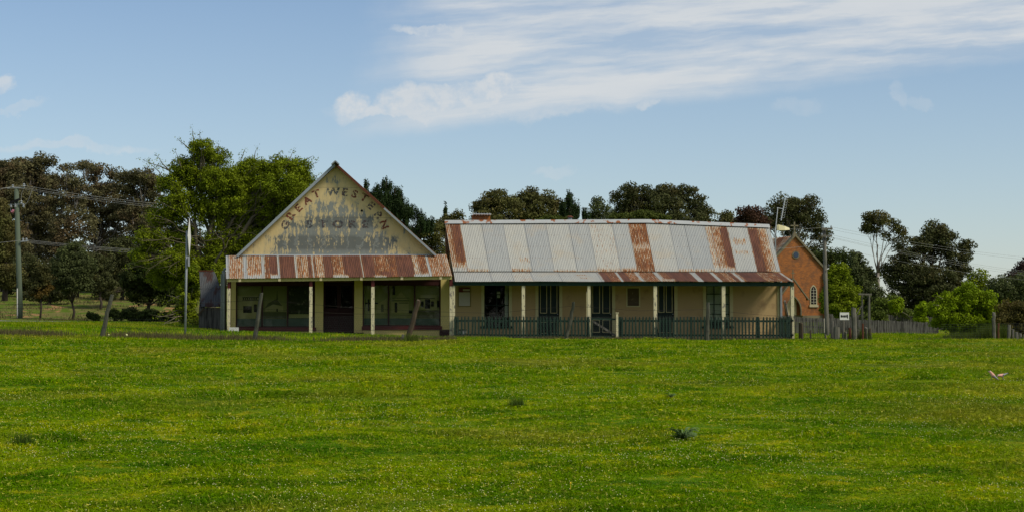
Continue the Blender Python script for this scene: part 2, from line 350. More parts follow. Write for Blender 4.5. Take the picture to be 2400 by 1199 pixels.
def grass_color(q, vec):
    n1 = q.noise(vec, .42, 5, .6); n2 = q.noise(q.map(vec, (1,1,1), (0,0,.5)), 2.6, 6, .7); n3 = q.noise(vec, .13, 3, .5)
    n4 = q.noise(q.map(vec, (.8,1.6,1)), .75, 6, .68)
    c = q.mix(q.ss(n1, .36, .62), (.105,.215,.0004), (.205,.290,.0008))
    c = q.mix(q.m('MULTIPLY', q.ss(n2, .51, .62), .8), c, (.400,.385,.008))
    c = q.mix(q.m('MULTIPLY', q.ss(n4, .50, .40), .8), c, (.045,.125,.0005))
    n5 = q.noise(q.map(vec, (.8,1.3,1)), .22, 4, .6)
    c = q.mix(q.m('MULTIPLY', q.ss(n5, .52, .40), .55), c, (.060,.160,.0005))
    c = q.mix(q.m('MULTIPLY', q.ss(n3, .50, .66), .4), c, (.30,.25,.03))
    return c
def field_mats():
    # ground
    m = bpy.data.materials.new('turf_ground'); m.use_nodes = True; t = m.node_tree; q = NB(t); p = t.nodes['Principled BSDF']
    geo = q.n('ShaderNodeNewGeometry'); vec = geo.outputs['Position']
    c = q.mix(1.0, grass_color(q, vec), (.72,.72,.72), 'MULTIPLY')
    dirt = q.n('ShaderNodeAttribute', attribute_name='dirt').outputs['Fac']
    bank = q.n('ShaderNodeAttribute', attribute_name='bank').outputs['Fac']
    nd = q.noise(vec, .9, 6, .65)
    bc = q.mix(q.ss(nd, .42, .60), (.080,.125,.012), (.160,.135,.045))
    c = q.mix(bank, c, bc)
    dn = q.noise(q.map(vec, (1.2,.6,1)), 1, 5, .6)
    c = q.mix(q.ss(q.m('ADD', dn, q.m('MULTIPLY_ADD', dirt, .5, -.5)), .44, .54), c, q.mix(q.noise(vec, 3, 4), (.34,.17,.06), (.26,.17,.085)))
    t.links.new(c, p.inputs['Base Color']); p.inputs['Roughness'].default_value = .95; p.inputs['Specular IOR Level'].default_value = .05
    bn = q.n('ShaderNodeBump'); bn.inputs['Strength'].default_value = .8; bn.inputs['Distance'].default_value = .05
    t.links.new(q.noise(vec, 14, 5, .7), bn.inputs['Height']); t.links.new(bn.outputs[0], p.inputs['Normal'])
    M['ground'] = m
    m = bpy.data.materials.new('grass_blades'); m.use_nodes = True; t = m.node_tree; q = NB(t); p = t.nodes['Principled BSDF']
    geo = q.n('ShaderNodeNewGeometry'); vec = geo.outputs['Position']
    at = q.n('ShaderNodeAttribute', attribute_name='rnd').outputs['Fac']
    c = grass_color(q, vec)
    c = q.mix(q.ss(at, .87, .95), c, (.42,.41,.07))
    c = q.mix(1.0, c, q.mix(q.m('FRACT', q.m('MULTIPLY', at, 7.31)), (.80,.85,.8), (1.38,1.30,1.1)), 'MULTIPLY')
    t.links.new(c, p.inputs['Base Color']); p.inputs['Roughness'].default_value = .8; p.inputs['Specular IOR Level'].default_value = .02
    tr = q.n('ShaderNodeBsdfTranslucent'); t.links.new(c, tr.inputs[0]); mx = q.n('ShaderNodeMixShader'); mx.inputs[0].default_value = .35
    t.links.new(p.outputs[0], mx.inputs[1]); t.links.new(tr.outputs[0], mx.inputs[2]); t.links.new(mx.outputs[0], t.nodes['Material Output'].inputs[0])
    M['grass'] = m
field_mats()
M['tuft'] = mat('tall_grass', (.075,.105,.012), .85, .2, 4, rnd=.4, trans=.3)
M['drytuft'] = mat('dry_verge_grass', (.115,.10,.04), .85, .2, 4, rnd=.4, trans=.3)
M['tuftdark'] = mat('dark_tussock', (.060,.105,.008), .85, .2, 4, rnd=.4, trans=.3)
M['thistle'] = mat('grey_thistle_leaf', (.19,.30,.09), .8, .2, 4, rnd=.4, trans=.2)
M['flower'] = mat('clover_white', (.60,.58,.28), .8, .1, 4)
M['yflower'] = mat('dandelion_yellow', (.65,.45,.02), .8, .1, 4)

# ------------------------------------------------------------------ object helpers
def tag(o, label=None, cat=None, group=None, kind=None):
    if label: o['label'] = label
    if cat: o['category'] = cat
    if group: o['group'] = group
    if kind: o['kind'] = kind
    return o
def thing(name, loc, label, cat, group=None):
    o = bpy.data.objects.new(name, None); C.objects.link(o); o.location = loc; o.empty_display_size = .2
    return tag(o, label, cat, group)
def rootloc(p):
    v = Vector((0,0,0))
    while p is not None: v = v+p.location; p = p.parent
    return v
def finish(name, me, material, parent=None, loc=None, label=None):
    for mm in (material if isinstance(material, (list, tuple)) else [material]): me.materials.append(mm)
    o = bpy.data.objects.new(name, me); C.objects.link(o)
    if parent is not None:
        me.transform(Matrix.Translation(-rootloc(parent))); o.parent = parent
    elif loc is not None:
        me.transform(Matrix.Translation(-Vector(loc))); o.location = loc
    if label: o['label'] = label
    return o
def obj(name, bm, material, parent=None, loc=None, smooth=False, label=None):
    me = bpy.data.meshes.new(name); bm.normal_update(); bm.to_mesh(me); bm.free()
    if smooth: me.polygons.foreach_set('use_smooth', [True]*len(me.polygons))
    return finish(name, me, material, parent, loc, label)
def BM(): return bmesh.new()
def box(bm, x0, x1, y0, y1, z0, z1, bev=0):
    vs = [bm.verts.new(p) for p in [(x0,y0,z0),(x1,y0,z0),(x1,y1,z0),(x0,y1,z0),(x0,y0,z1),(x1,y0,z1),(x1,y1,z1),(x0,y1,z1)]]
    for f in ((0,3,2,1),(4,5,6,7),(0,1,5,4),(1,2,6,5),(2,3,7,6),(3,0,4,7)): bm.faces.new([vs[i] for i in f])
    return vs
def pbx(bm, px0, px1, py0, py1, Y, depth, front=True):
    """box whose front face (plane Y) spans the given photo rectangle"""
    a = P(px0, py1, Y); c = P(px1, py0, Y); box(bm, a.x, c.x, Y, Y+depth, a.z, c.z); return bm
def prism(bm, pts, y0, y1):
    """pts: (x,z) outline -> solid between y0 and y1"""
    A = [bm.verts.new((x, y0, z)) for x, z in pts]; B = [bm.verts.new((x, y1, z)) for x, z in pts]
    n = len(pts); bm.faces.new(A); bm.faces.new(B[::-1])
    for i in range(n): bm.faces.new((A[i], B[i], B[(i+1) % n], A[(i+1) % n]))
def beam(bm, p, q, w, h=None, up=Vector((0,0,1))):
    p = Vector(p); q = Vector(q); d = (q-p).normalized(); h = h or w
    s = d.cross(up)
    if s.length < 1e-3: s = d.cross(Vector((0,1,0)))
    s.normalize(); t = s.cross(d).normalized()
    vs = [bm.verts.new(e+s*a*w/2+t*b_*h/2) for e in (p, q) for a, b_ in ((-1,-1),(1,-1),(1,1),(-1,1))]
    for f in ((3,2,1,0),(4,5,6,7),(0,1,5,4),(1,2,6,5),(2,3,7,6),(3,0,4,7)): bm.faces.new([vs[i] for i in f])
def tube(bm, pts, rad, n=6, cap=True):
    pts = [Vector(p) for p in pts]; rings = []
    for i, p in enumerate(pts):
        d = (pts[min(i+1, len(pts)-1)]-pts[max(i-1, 0)]).normalized()
        s = d.cross(Vector((0,0,1)) if abs(d.z) < .9 else Vector((0,1,0))).normalized(); t = s.cross(d)
        r = rad[i] if isinstance(rad, (list, tuple)) else rad
        rings.append([bm.verts.new(p+(s*math.cos(a)+t*math.sin(a))*r) for a in [2*math.pi*k/n for k in range(n)]])
    for a, c in zip(rings[:-1], rings[1:]):
        for k in range(n): bm.faces.new((a[k], a[(k+1) % n], c[(k+1) % n], c[k]))
    if cap: bm.faces.new(rings[0][::-1]); bm.faces.new(rings[-1])
def npmesh(name, V, F, attrs=None, smooth=False):
    """V (n,3); F (m,k) all same k"""
    me = bpy.data.meshes.new(name); n = len(V); m, k = F.shape
    me.vertices.add(n); me.vertices.foreach_set('co', np.ascontiguousarray(V, dtype=np.float32).ravel())
    me.loops.add(m*k); me.loops.foreach_set('vertex_index', np.ascontiguousarray(F, dtype=np.int32).ravel())
    me.polygons.add(m); me.polygons.foreach_set('loop_start', np.arange(0, m*k, k, dtype=np.int32))
    me.polygons.foreach_set('loop_total', np.full(m, k, dtype=np.int32))
    if smooth: me.polygons.foreach_set('use_smooth', np.ones(m, dtype=bool))
    for an, (dom, arr) in (attrs or {}).items():
        a = me.attributes.new(an, 'FLOAT', dom); a.data.foreach_set('value', np.ascontiguousarray(arr, dtype=np.float32))
    me.update(); me.validate(); return me

# ------------------------------------------------------------------ ground
def ground():
    xs = np.unique(np.concatenate([np.arange(-600,-60,30), np.arange(-60,-24,2.), np.arange(-24,40,.3), np.arange(40,80,2.), np.arange(80,640,30)]))
    ys = np.unique(np.concatenate([np.arange(-60,8,4.), np.arange(8,76,.3), np.arange(76,140,1.2), np.arange(140,300,10.), np.arange(300,1800,100.)]))
    X, Y = np.meshgrid(xs, ys); V = np.stack([X, Y, Z(X, Y)], -1).reshape(-1, 3)
    nx, ny = len(xs), len(ys); i = np.arange(ny-1)[:,None]*nx+np.arange(nx-1)[None]
    F = np.stack([i, i+1, i+1+nx, i+nx], -1).reshape(-1, 4)
    x, y = V[:,0], V[:,1]
    bank = np.clip((y-86)/6, 0, 1)*np.clip((4-x)/6, 0, 1)
    dirt = np.zeros(len(V))
    for (px, py, rx, ry) in ((125,723,26,7),(75,740,30,5),(120,700,20,4),(300,698,34,9),(340,712,40,10),(235,700,24,4),(400,722,30,12),(30,735,20,5)):
        p = hit(px, py); k = p.y/FPX
        dirt = np.maximum(dirt, 1.25-((x-p.x)/(rx*k*1.3))**2-((y-p.y)/4.5)**2*.8)
    # bare soil at the ditch
    dirt = np.maximum(dirt, np.where((np.abs(y-64.2) < .8) & (x > -14) & (x < 3), .55, 0))
    return finish('ground', npmesh('ground', V, F, {'bank': ('POINT', bank), 'dirt': ('POINT', np.clip(dirt, 0, 1))}, True), M['ground'])
tag(ground(), 'green sloping grass paddock running to the tree line', kind='structure')

def ribbon(name, ctr, width, material, label, dz=.012):
    bm = BM(); prev = None
    for i, (x, y) in enumerate(ctr):
        a = Vector(ctr[min(i+1, len(ctr)-1)])-Vector(ctr[max(i-1, 0)]); n = Vector((-a.y, a.x)).normalized()
        w = width[i] if isinstance(width, list) else width
        row = []
        for s in np.linspace(-.5, .5, 9):
            q = Vector((x, y))+n*w*s; row.append(bm.verts.new((q.x, q.y, float(Z(q.x, q.y))+dz)))
        if prev:
            for a_, b_, c_, d_ in zip(prev[:-1], prev[1:], row[1:], row[:-1]): bm.faces.new((a_, b_, c_, d_))
        prev = row
    o = obj(name, bm, material); tag(o, label, kind='structure'); return o
rd = [(x, 84+.06*(x-20)) for x in np.arange(16.5, 31.5, .6)]
ribbon('road', rd, [4.5 if x < 24 else max(.4, 4.5-(x-24)*.6) for x, y in rd], M['asphalt'], 'grey asphalt lane behind the stump posts', .03)
gr = [(x, 84.5-.02*x) for x in np.arange(-34, -11.6, .6)]
ribbon('gravel_track', gr, [6.5 if x < -18 else max(.5, 6.5-(x+18)*1.0) for x, y in gr], M['gravel'], 'grey gravel track at the foot of the power pole', .03)

# ------------------------------------------------------------------ grass
def blades(x, y, z, h, w, lean=.5, rnd=None):
    n = len(x); a = rng.uniform(0, 2*np.pi, n); ux, uy = np.cos(a)*w/2, np.sin(a)*w/2
    la = rng.uniform(0, 2*np.pi, n); l = rng.uniform(.1, 1, n)*lean*h
    V = np.empty((n, 3, 3))
    V[:,0] = np.stack([x-ux, y-uy, z-.01], -1); V[:,1] = np.stack([x+ux, y+uy, z-.01], -1)
    V[:,2] = np.stack([x+np.cos(la)*l, y+np.sin(la)*l, z+h], -1)
    F = np.arange(n*3).reshape(n, 3)
    return V.reshape(-1, 3), F, (rng.random(n) if rnd is None else rnd)
def field_grass():
    n = 760000
    # distance density ~ 1/d : even on the picture
    d = 11.5*(64.5/11.5)**rng.random(n)
    half = .345*d+1.5
    u_ = rng.uniform(-1, 1, n)
    cs, sn = math.cos(YAW), math.sin(YAW)
    x = u_*half*cs+d*sn; y = d*cs-u_*half*sn
    k = y < 64; x, y, d = x[k], y[k], d[k]; n = len(x)
    clump = .5+.5*np.sin(x*2.1+np.sin(y*1.7)*2)*np.sin(y*2.3+np.sin(x*1.3)*2)
    hn = vn(x, y, 1.1); h2 = vn(x+70, y, .45); h3 = vn(x, y+30, 2.7)
    h = rng.uniform(.012, .034, n)*(.45+1.1*hn+.9*h2**2+2.2*np.clip(h3+hn-1.25, 0, 1))*(.75+.25*np.clip((d-12)/20, 0, 1))*(.6+.9*hn+.5*clump)*(1+d/90); w = .007+.00055*d
    fl = rng.random(n) < .55                      # clover-like flat leaves among the blades
    h = np.where(fl, h*.55, h*.8); w = np.where(fl, w*1.9, w)
    V, F, r = blades(x, y, Z(x, y), h, w, 1.3)
    V3 = V.reshape(n, 3, 3); k3 = np.where(fl)[0]; z0_ = h[k3]*rng.uniform(.4, 1.3, len(k3))
    V3[k3, 0, 2] += z0_; V3[k3, 1, 2] += z0_*rng.uniform(.7, 1.2, len(k3)); V3[k3, 2, :2] += rng.normal(0, 1, (len(k3), 2))*w[k3, None]*.8
    me = npmesh('field_grass', V, F, {'rnd': ('FACE', r)})
    tag(finish('field_grass', me, M['grass']), 'short bright green paddock grass in the foreground', kind='stuff')
    # verge
    n = 90000; y = rng.uniform(62.5, 84, n); x = rng.uniform(-26, 7, n)
    k = (y < 69.2) | (x < -5.5); x, y = x[k], y[k]; n = len(x)
    V, F, r = blades(x, y, Z(x, y), rng.uniform(.05, .12, n), .035, .7)
    tag(finish('verge_grass', npmesh('verge_grass', V, F, {'rnd': ('FACE', r)}), M['grass']), 'mown grass verge between the paddock fence and the store', kind='stuff')
    n = 26000; x = np.concatenate([rng.uniform(-24, 4.5, n), rng.uniform(4.5, 30, n//3)])
    y = np.where(x < 4.5, 64.2+rng.normal(0, .62, len(x)), 69.3+rng.normal(0, .2, len(x)))
    g = np.sin(x*1.1)*np.sin(x*.37+2)+rng.normal(0, .4, len(x)); k = g > -.35; x, y, g = x[k], y[k], g[k]
    V, F, r = blades(x, y, Z(x, y), rng.uniform(.08, .26, len(x))*np.where(x < 4.5, 1, .55), .028, .5)
    tag(finish('ditch_grass', npmesh('ditch_grass', V, F, {'rnd': ('FACE', r)}), M['drytuft']), 'brownish rank grass along the ditch under the wire fence', kind='stuff')
    # right side beyond the stumps and the left bank
    n = 60000; x = rng.uniform(18, 44, n); y = rng.uniform(64, 106, n); k = ~((np.abs(y-(84+.06*(x-20))) < 2.6) & (x < 30))
    x, y = x[k], y[k]
    V, F, r = blades(x, y, Z(x, y), rng.uniform(.05, .13, len(x)), .04, .7)
    tag(finish('lane_grass', npmesh('lane_grass', V, F, {'rnd': ('FACE', r)}), M['grass']), 'green grass beside the lane behind the stump posts', kind='stuff')
    n = 34000; x = rng.uniform(-42, 0, n); y = rng.uniform(88, 132, n)
    g = np.sin(x*.8+y*.5)*np.sin(y*.6-x*.3)+rng.normal(0, .35, n); k = g > .25; x, y = x[k], y[k]
    V, F, r = blades(x, y, Z(x, y), rng.uniform(.04, .24, len(x)), .05, .9)
    tag(finish('bank_grass', npmesh('bank_grass', V, F, {'rnd': ('FACE', r)}), M['drytuft']), 'straggly olive grass on the earth bank under the gum trees', kind='stuff')
def flowers():
    n = 17000; d = 11.5*(58/11.5)**(rng.random(n)**1.25); half = .345*d+1
    u_ = rng.uniform(-1, 1, n); cs, sn = math.cos(YAW), math.sin(YAW)
    x = u_*half*cs+d*sn; y = d*cs-u_*half*sn
    g = np.sin(x*.9+1)*np.sin(y*.55+x*.2)+.5*np.sin(x*2.3)*np.sin(y*1.9)+rng.normal(0, .4, n)
    k = g > rng.uniform(-.2, .5, n); x, y = x[k], y[k]; n = len(x)
    z = Z(x, y)+rng.uniform(.04, .085, n); r = rng.uniform(.0020, .0050, n)+.00011*y
    oc = np.array([(1,0,0),(-1,0,0),(0,1,0),(0,-1,0),(0,0,1),(0,0,-1)])
    V = (np.stack([x, y, z], -1)[:,None]+oc[None]*r[:,None,None]).reshape(-1, 3)
    f = np.array([(0,2,4),(2,1,4),(1,3,4),(3,0,4),(2,0,5),(1,2,5),(3,1,5),(0,3,5)])
    F = (np.arange(n)[:,None,None]*6+f[None]).reshape(-1, 3)
    tag(finish('clover_flowers', npmesh('clover_flowers', V, F), M['flower']), 'tiny white clover heads scattered through the grass', kind='stuff')
field_grass(); flowers()

def tussock(px, py, wpx, hpx, material, label, name='grass_tussock', cat='plant', n=260, lean=.45, group=None):
    p = hit(px, py); k = p.y/FPX; w = wpx*k/2; h = hpx*k
    x = p.x+rng.normal(0, w*.42, n); y = p.y+rng.normal(0, w*.6, n)
    V, F, r = blades(x, y, Z(x, y), rng.uniform(.25, 1, n)**1.5*h, max(.008, .0007*p.y), lean)
    me = npmesh(name, V, F, {'rnd': ('FACE', r)}); o = finish(name, me, material, None, p); return tag(o, label, cat, group)
tussock(1210, 952, 42, 30, M['tuftdark'], 'dark upright grass tussock in the middle of the paddock')
tussock(55, 1040, 60, 34, M['tuftdark'], 'low dark tussock near the left edge of the foreground')
tussock(962, 800, 50, 26, M['tuft'], 'tall thin grass clump at the foot of the thick brown leaning post', n=200, lean=.3)
def thistle(px, py, wpx, n, label):
    p = hit(px, py); k = p.y/FPX; w = wpx*k/2; bm = BM()
    for i in range(n):
        a = random.uniform(0, 6.283); L = w*random.uniform(.35, 1.0); e = random.uniform(.2, 1.1)
        pr = None
        for s in range(7):
            f = s/6; r_ = L*f; zz = math.sin(f*2.2)*L*.6*e
            c = Vector((p.x+math.cos(a)*r_, p.y+math.sin(a)*r_, float(Z(p.x, p.y))+.02+zz)); ww = w*.05*(1-f)**.5*(1.5 if s % 2 else .4)+.002
            sd_ = Vector((-math.sin(a), math.cos(a), .3))*ww
            row = (bm.verts.new(c-sd_), bm.verts.new(c+sd_+Vector((0,0,.004))))
            if pr: bm.faces.new((pr[0], pr[1], row[1], row[0]))
            pr = row
    tag(obj('thistle_plant', bm, M['thistle'], None, p), label, 'plant')
thistle(1600, 1030, 85, 110, 'large grey-green thistle spreading in the right foreground grass')
thistle(1572, 932, 34, 45, 'small thistle farther back above the large one')
thistle(478, 925, 24, 36, 'small dark thistle in the paddock before the store')

# ------------------------------------------------------------------ trees
def leafset(cs, m, spread, size, aspect=.72, up=0.0, droop=0.0):
    """cs (k,3) clump centres; m leaves each; spread (3,) sigma; size; -> V,F,rnd"""
    k = len(cs); n = k*m
    off = rng.normal(0, 1, (k, m, 3)); L = np.linalg.norm(off, axis=-1, keepdims=True)+1e-6
    off = off/L*np.minimum(L, 1.7)*np.asarray(spread)
    c = (cs[:,None]+off).reshape(-1, 3)
    o = (off/np.asarray(spread)).reshape(-1, 3); o /= np.linalg.norm(o, axis=1, keepdims=True)+1e-6
    nn = o*.75+rng.normal(0, .55, (n, 3)); nn[:,2] += .15; nn /= np.linalg.norm(nn, axis=1, keepdims=True)+1e-6
    d = rng.normal(0, 1, (n, 3)); d[:,2] += up-droop; d -= nn*(d*nn).sum(1, keepdims=True); d /= np.linalg.norm(d, axis=1, keepdims=True)+1e-6
    s = np.cross(d, nn)
    sz = size*rng.uniform(.6, 1.3, n)[:,None]
    a = d*sz; bb = s*sz*aspect*.5
    V = np.empty((n, 4, 3)); V[:,0] = c-a*.5; V[:,1] = c+bb; V[:,2] = c+a*.5; V[:,3] = c-bb
    cr = rng.random(k); r = np.clip(np.repeat(cr, m)*.6+rng.random(n)*.4, 0, 1)
    return V.reshape(-1, 3), np.arange(n*4).reshape(n, 4), r
def curve(p, q, sag, n=6, wob=.0):
    p = Vector(p); q = Vector(q); L = (q-p).length; out = []
    for i in range(n):
        f = i/(n-1); c = p.lerp(q, f); c.z += sag*math.sin(f*math.pi)*L
        if 0 < i < n-1: c += Vector((random.gauss(0,wob), random.gauss(0,wob), random.gauss(0,wob*.5)))*L
        out.append(c)
    return out
def tree(name, label, cat, group, base, Y, blobs, leaf, bark='trunk', r0=.22, fork=.35, lpx=4.9, cov=4.2, mleaf=76, rc=11,
         style='gum', shoots=(), trunk_top=None, twigs=0, dep=.8, bare=()):
    """base=(px,py or None); blobs=(px,py,rx,ry[,dY]) in photo pixels"""
    bp = gp(base[0], Y); k = ppm(base[0], Y)
    t = thing(name, bp, label, cat, group)
    bmt = BM()
    top = blobs[0] if trunk_top is None else trunk_top
    tp = P(top[0], top[1], Y)
    f0 = bp.lerp(tp, fork)
    tr = [bp-Vector((0,0,.2)), bp.lerp(f0, .5)+Vector((random.gauss(0,.1), 0, 0)), f0]
    tube(bmt, tr, [r0*1.25, r0, r0*.75], 8)
    allc = []
    fl = (1,1,.62) if style == 'gum' else ((.45,.45,1.5) if style == 'pine' else (1,1,.8))
    for bl in blobs:
        px, py, rx, ry = bl[:4]; dY = bl[4] if len(bl) > 4 else random.uniform(-.5, .5)*rx*k
        c = P(px, py, Y+dY); R3 = np.array([rx*k, max(rx, ry)*k*dep, ry*k])
        nc = max(5, int(cov*rx*ry/(rc*rc)))
        d = rng.normal(0, 1, (nc, 3)); d /= np.linalg.norm(d, axis=1, keepdims=True)
        rr = rng.random(nc)**.42
        cs = np.array(c)[None]+d*rr[:,None]*R3*.92
        if style == 'gum': cs[:,2] += (rng.random(nc)-.5)*rc*k*.4
        allc.append(cs)
        cv = curve(f0, c-Vector((0,0,ry*k*.2)), .08, 6, .03)
        rl = max(.02, r0*.5*math.sqrt(rx*ry)/60*1.2); rl = min(rl, r0*.55)
        tube(bmt, cv, [r0*.6 if i == 0 else rl*(1-.75*i/5)+.012 for i in range(6)], 6)
        for q in cs[:: max(1, nc//(10+int(twigs)))]:
            s = cv[random.randint(3, 5)]; tube(bmt, curve(s, Vector(q), .05, 4, .04), [rl*.28+.008, rl*.2+.006, .012, .006], 4)
    for (x0, y0, x1, y1) in shoots:       # long whippy shoots with leaves along them
        dY = random.uniform(-1, 1); a = P(x0, y0, Y+dY); e = P(x1, y1, Y+dY+random.uniform(-.5,.5)); cv = curve(a, e, random.uniform(-.03,.05), 6, .02)
        tube(bmt, cv, [.035, .03, .024, .018, .012, .006], 4)
        m = max(4, int((e-a).length/.16))
        allc.append(np.array([list(a.lerp(e, f)+Vector((random.gauss(0,.07), random.gauss(0,.1), random.gauss(0,.07)))) for f in np.linspace(.1, 1, m)]))
    for (x0, y0, x1, y1, r_) in bare:
        dY = random.uniform(-1.5, -.2) ; a = P(x0, y0, Y+dY+.8); e = P(x1, y1, Y+dY-.6); cv = curve(a, e, random.uniform(-.04,.10), 8, .03)
        tube(bmt, cv, [r_*k*(1-.85*i/7) for i in range(8)], 5)
        for j in range(3, 7):
            d_ = (cv[j]-cv[j-1]).normalized(); off = Vector((random.gauss(0,.6), random.gauss(0,.4), random.gauss(0,.5)))
            tube(bmt, curve(cv[j], cv[j]+(d_+off).normalized()*(e-a).length*.35, -.03, 4, .05), [r_*k*.35, r_*k*.28, r_*k*.2, r_*k*.08], 4)
    cs = np.concatenate(allc)
    nbig = sum(len(a) for a in allc[:len(blobs)])
    sp = rc*k*.75; V, F, r = leafset(cs[:nbig], mleaf, (sp*fl[0], sp*fl[1], sp*fl[2]), lpx*k, .72 if style != 'pine' else .34,
                                   up=1.2 if style == 'pine' else 0, droop=1.0 if style == 'gum' else 0)
    if len(cs) > nbig:
        V2, F2, r2 = leafset(cs[nbig:], 9, (.10,.10,.08), lpx*k*.9, .55)
        F = np.concatenate([F, F2+len(V)]); V = np.concatenate([V, V2]); r = np.concatenate([r, r2])
    obj('trunk', bmt, M[bark], t, smooth=True)
    finish('crown', npmesh('crown', V, F, {'rnd': ('FACE', r)}), leaf, t)
    return t
def leafm(name, col, col2=None, var=.2, tr=.25, lo=.5, hi=.62):
    return mat(name, col, .75, var, .8, col2, .55, lo, hi, rnd=.45, trans=tr, spec=.15)
L = {}
L['gumbrown'] = leafm('brown_gum_leaf', (.115,.105,.048), (.145,.104,.054))
L['gumolive'] = leafm('olive_gum_leaf', (.092,.092,.026), (.115,.098,.032))
L['gumdark'] = leafm('dark_gum_leaf', (.068,.074,.026), (.095,.084,.030))
L['gumgrey'] = leafm('grey_gum_leaf', (.080,.096,.034))
L['bright'] = leafm('bright_green_leaf', (.168,.212,.006), (.125,.170,.005))
L['lime'] = leafm('lime_leaf', (.190,.265,.003), (.150,.220,.003))
L['mid'] = leafm('mid_green_leaf', (.085,.115,.014))
L['pine'] = leafm('pine_needles', (.030,.052,.015))
L['pinelight'] = leafm('light_pine_needles', (.085,.105,.018))
L['shrub'] = leafm('dark_shrub_leaf', (.046,.066,.014), (.060,.072,.018))
L['gold'] = leafm('golden_sapling_leaf', (.060,.060,.018), (.11,.07,.015))
L['redbush'] = leafm('reddish_bush_leaf', (.10,.085,.02), (.13,.065,.025))
L['purple'] = leafm('purple_plum_leaf', (.040,.022,.020))
L['redbrown'] = leafm('red_brown_leaf', (.065,.032,.020))

G1 = 'brown gum trees on the bank left of the store'
tree('gum_tree', 'brown-leaved gum with broad domed top, leftmost of the row', 'tree', G1, (-8,), 128,
     [(0,430,60,55),(15,400,45,32),(-30,480,60,70),(35,470,45,45),(10,560,70,60),(30,610,55,40)], L['gumbrown'], 'trunkpale', .30, .3)
tree('gum_tree', 'tallest brown gum rising behind the green power pole', 'tree', G1, (75,), 136,
     [(95,380,38,24),(65,398,36,26),(75,440,60,40),(120,430,40,34),(40,385,26,22),(90,500,75,52),(60,560,66,45),(110,570,60,50)], L['gumbrown'], 'trunkpale', .33, .3)
tree('gum_tree', 'thin-topped gum with sky gaps between the two domed gums', 'tree', G1, (150,), 130,
     [(155,395,20,14),(165,430,38,26),(150,470,55,34),(205,388,30,13),(190,440,26,20),(170,530,70,45),(150,590,60,45)], L['gumbrown'], 'trunkpale', .26, .3, cov=2.6)
tree('gum_tree', 'feathery brown gum with small tufts at its crown', 'tree', G1, (245,), 134,
     [(195,385,22,14),(225,400,30,18),(262,405,28,16),(240,440,60,34),(215,480,55,38),(270,490,60,50),(240,560,70,50),(230,610,60,40)], L['gumbrown'], 'trunkpale', .30, .3, cov=2.8,
     bare=[(205,650,260,520,3),(190,640,300,500,2.5),(215,660,330,580,3)])
tree('gum_tree', 'rusty brown gum just left of the tall leafy tree', 'tree', G1, (330,), 131,
     [(330,415,38,22),(300,430,40,28),(355,440,36,34),(320,490,65,55),(350,540,60,60),(300,600,70,55),(370,620,50,50)], L['gumbrown'], 'trunkpale', .30, .3,
     bare=[(170,660,240,560,2.6),(140,640,90,560,2.4)])
tree('gum_tree', 'olive lower gum filling the gap at the left edge', 'tree', G1, (10,), 112,
     [(10,560,36,60),(-10,500,30,50),(20,640,36,40),(-20,620,40,60)], L['gumolive'], 'trunk', .18, .3)
# under-storey below the gums
for i, (px, Y, bl, lf, lab) in enumerate([
    (60, 120, [(60,640,60,48),(30,660,50,30),(100,650,40,38)], 'gumdark', 'dark scrub behind the base of the green power pole'),
    (180, 122, [(180,620,60,60),(150,660,50,34),(220,640,45,50)], 'gumdark', 'dark scrub behind the two saplings'),
    (120, 108, [(115,682,50,26),(75,690,34,18),(150,690,30,18)], 'gumdark', 'low dark scrub between the sapling and the power pole'),
    (400, 106, [(400,670,44,34),(250,680,40,22),(440,690,36,30)], 'gumdark', 'low dark scrub under the leafy tree'),
    (285, 118, [(290,610,55,62),(260,650,45,42),(330,640,50,50)], 'gumdark', 'dark scrub right of the round young gum')]):
    tree('scrub_tree', lab, 'tree', 'dark scrub under the gums', (px,), Y, bl, L[lf], 'trunk', .14, .3, cov=4)
tree('young_gum', 'round young gum on a dark stem in front of the bank', 'tree', None, (169,), 92,
     [(170,640,46,38),(150,620,34,30),(195,625,36,34),(168,590,28,22),(185,665,40,24),(150,668,32,22)], L['gumgrey'], 'trunk', .07, .35, rc=8, cov=3, style='round')
tree('sapling', 'slender sapling with golden top right of the power pole', 'tree', None, (93,), 91,
     [(98,635,20,12),(98,655,24,22),(92,680,24,18),(105,672,18,16)], L['gold'], 'trunk', .05, .5, rc=6, cov=3, style='round')
tree('young_gum', 'thin young gum farther back behind the round one', 'tree', None, (234,), 104,
     [(235,640,32,38),(225,610,24,18),(245,665,28,18)], L['gumdark'], 'trunk', .08, .35, rc=8, cov=3)
big = [(470,350,34,26),(500,375,44,30),(440,400,50,36),(520,420,60,40),(600,400,55,34),(660,390,42,26),(700,395,34,26),
       (580,450,70,44),(660,440,66,44),(710,425,30,30),(400,430,36,26),(420,480,50,44),(500,490,60,46),(590,510,60,46),
       (640,490,60,46),(690,470,44,34),(385,510,48,30),(360,560,50,30),(430,560,60,42),(520,570,50,40),(580,570,36,36),(420,615,56,36),(330,600,30,22),(480,620,50,34),(515,650,18,34,-4),(540,600,34,30),(550,480,50,40),(470,430,44,36),(620,450,50,40),(540,420,40,30),(560,540,60,34),(380,640,40,40),(430,660,40,34)]
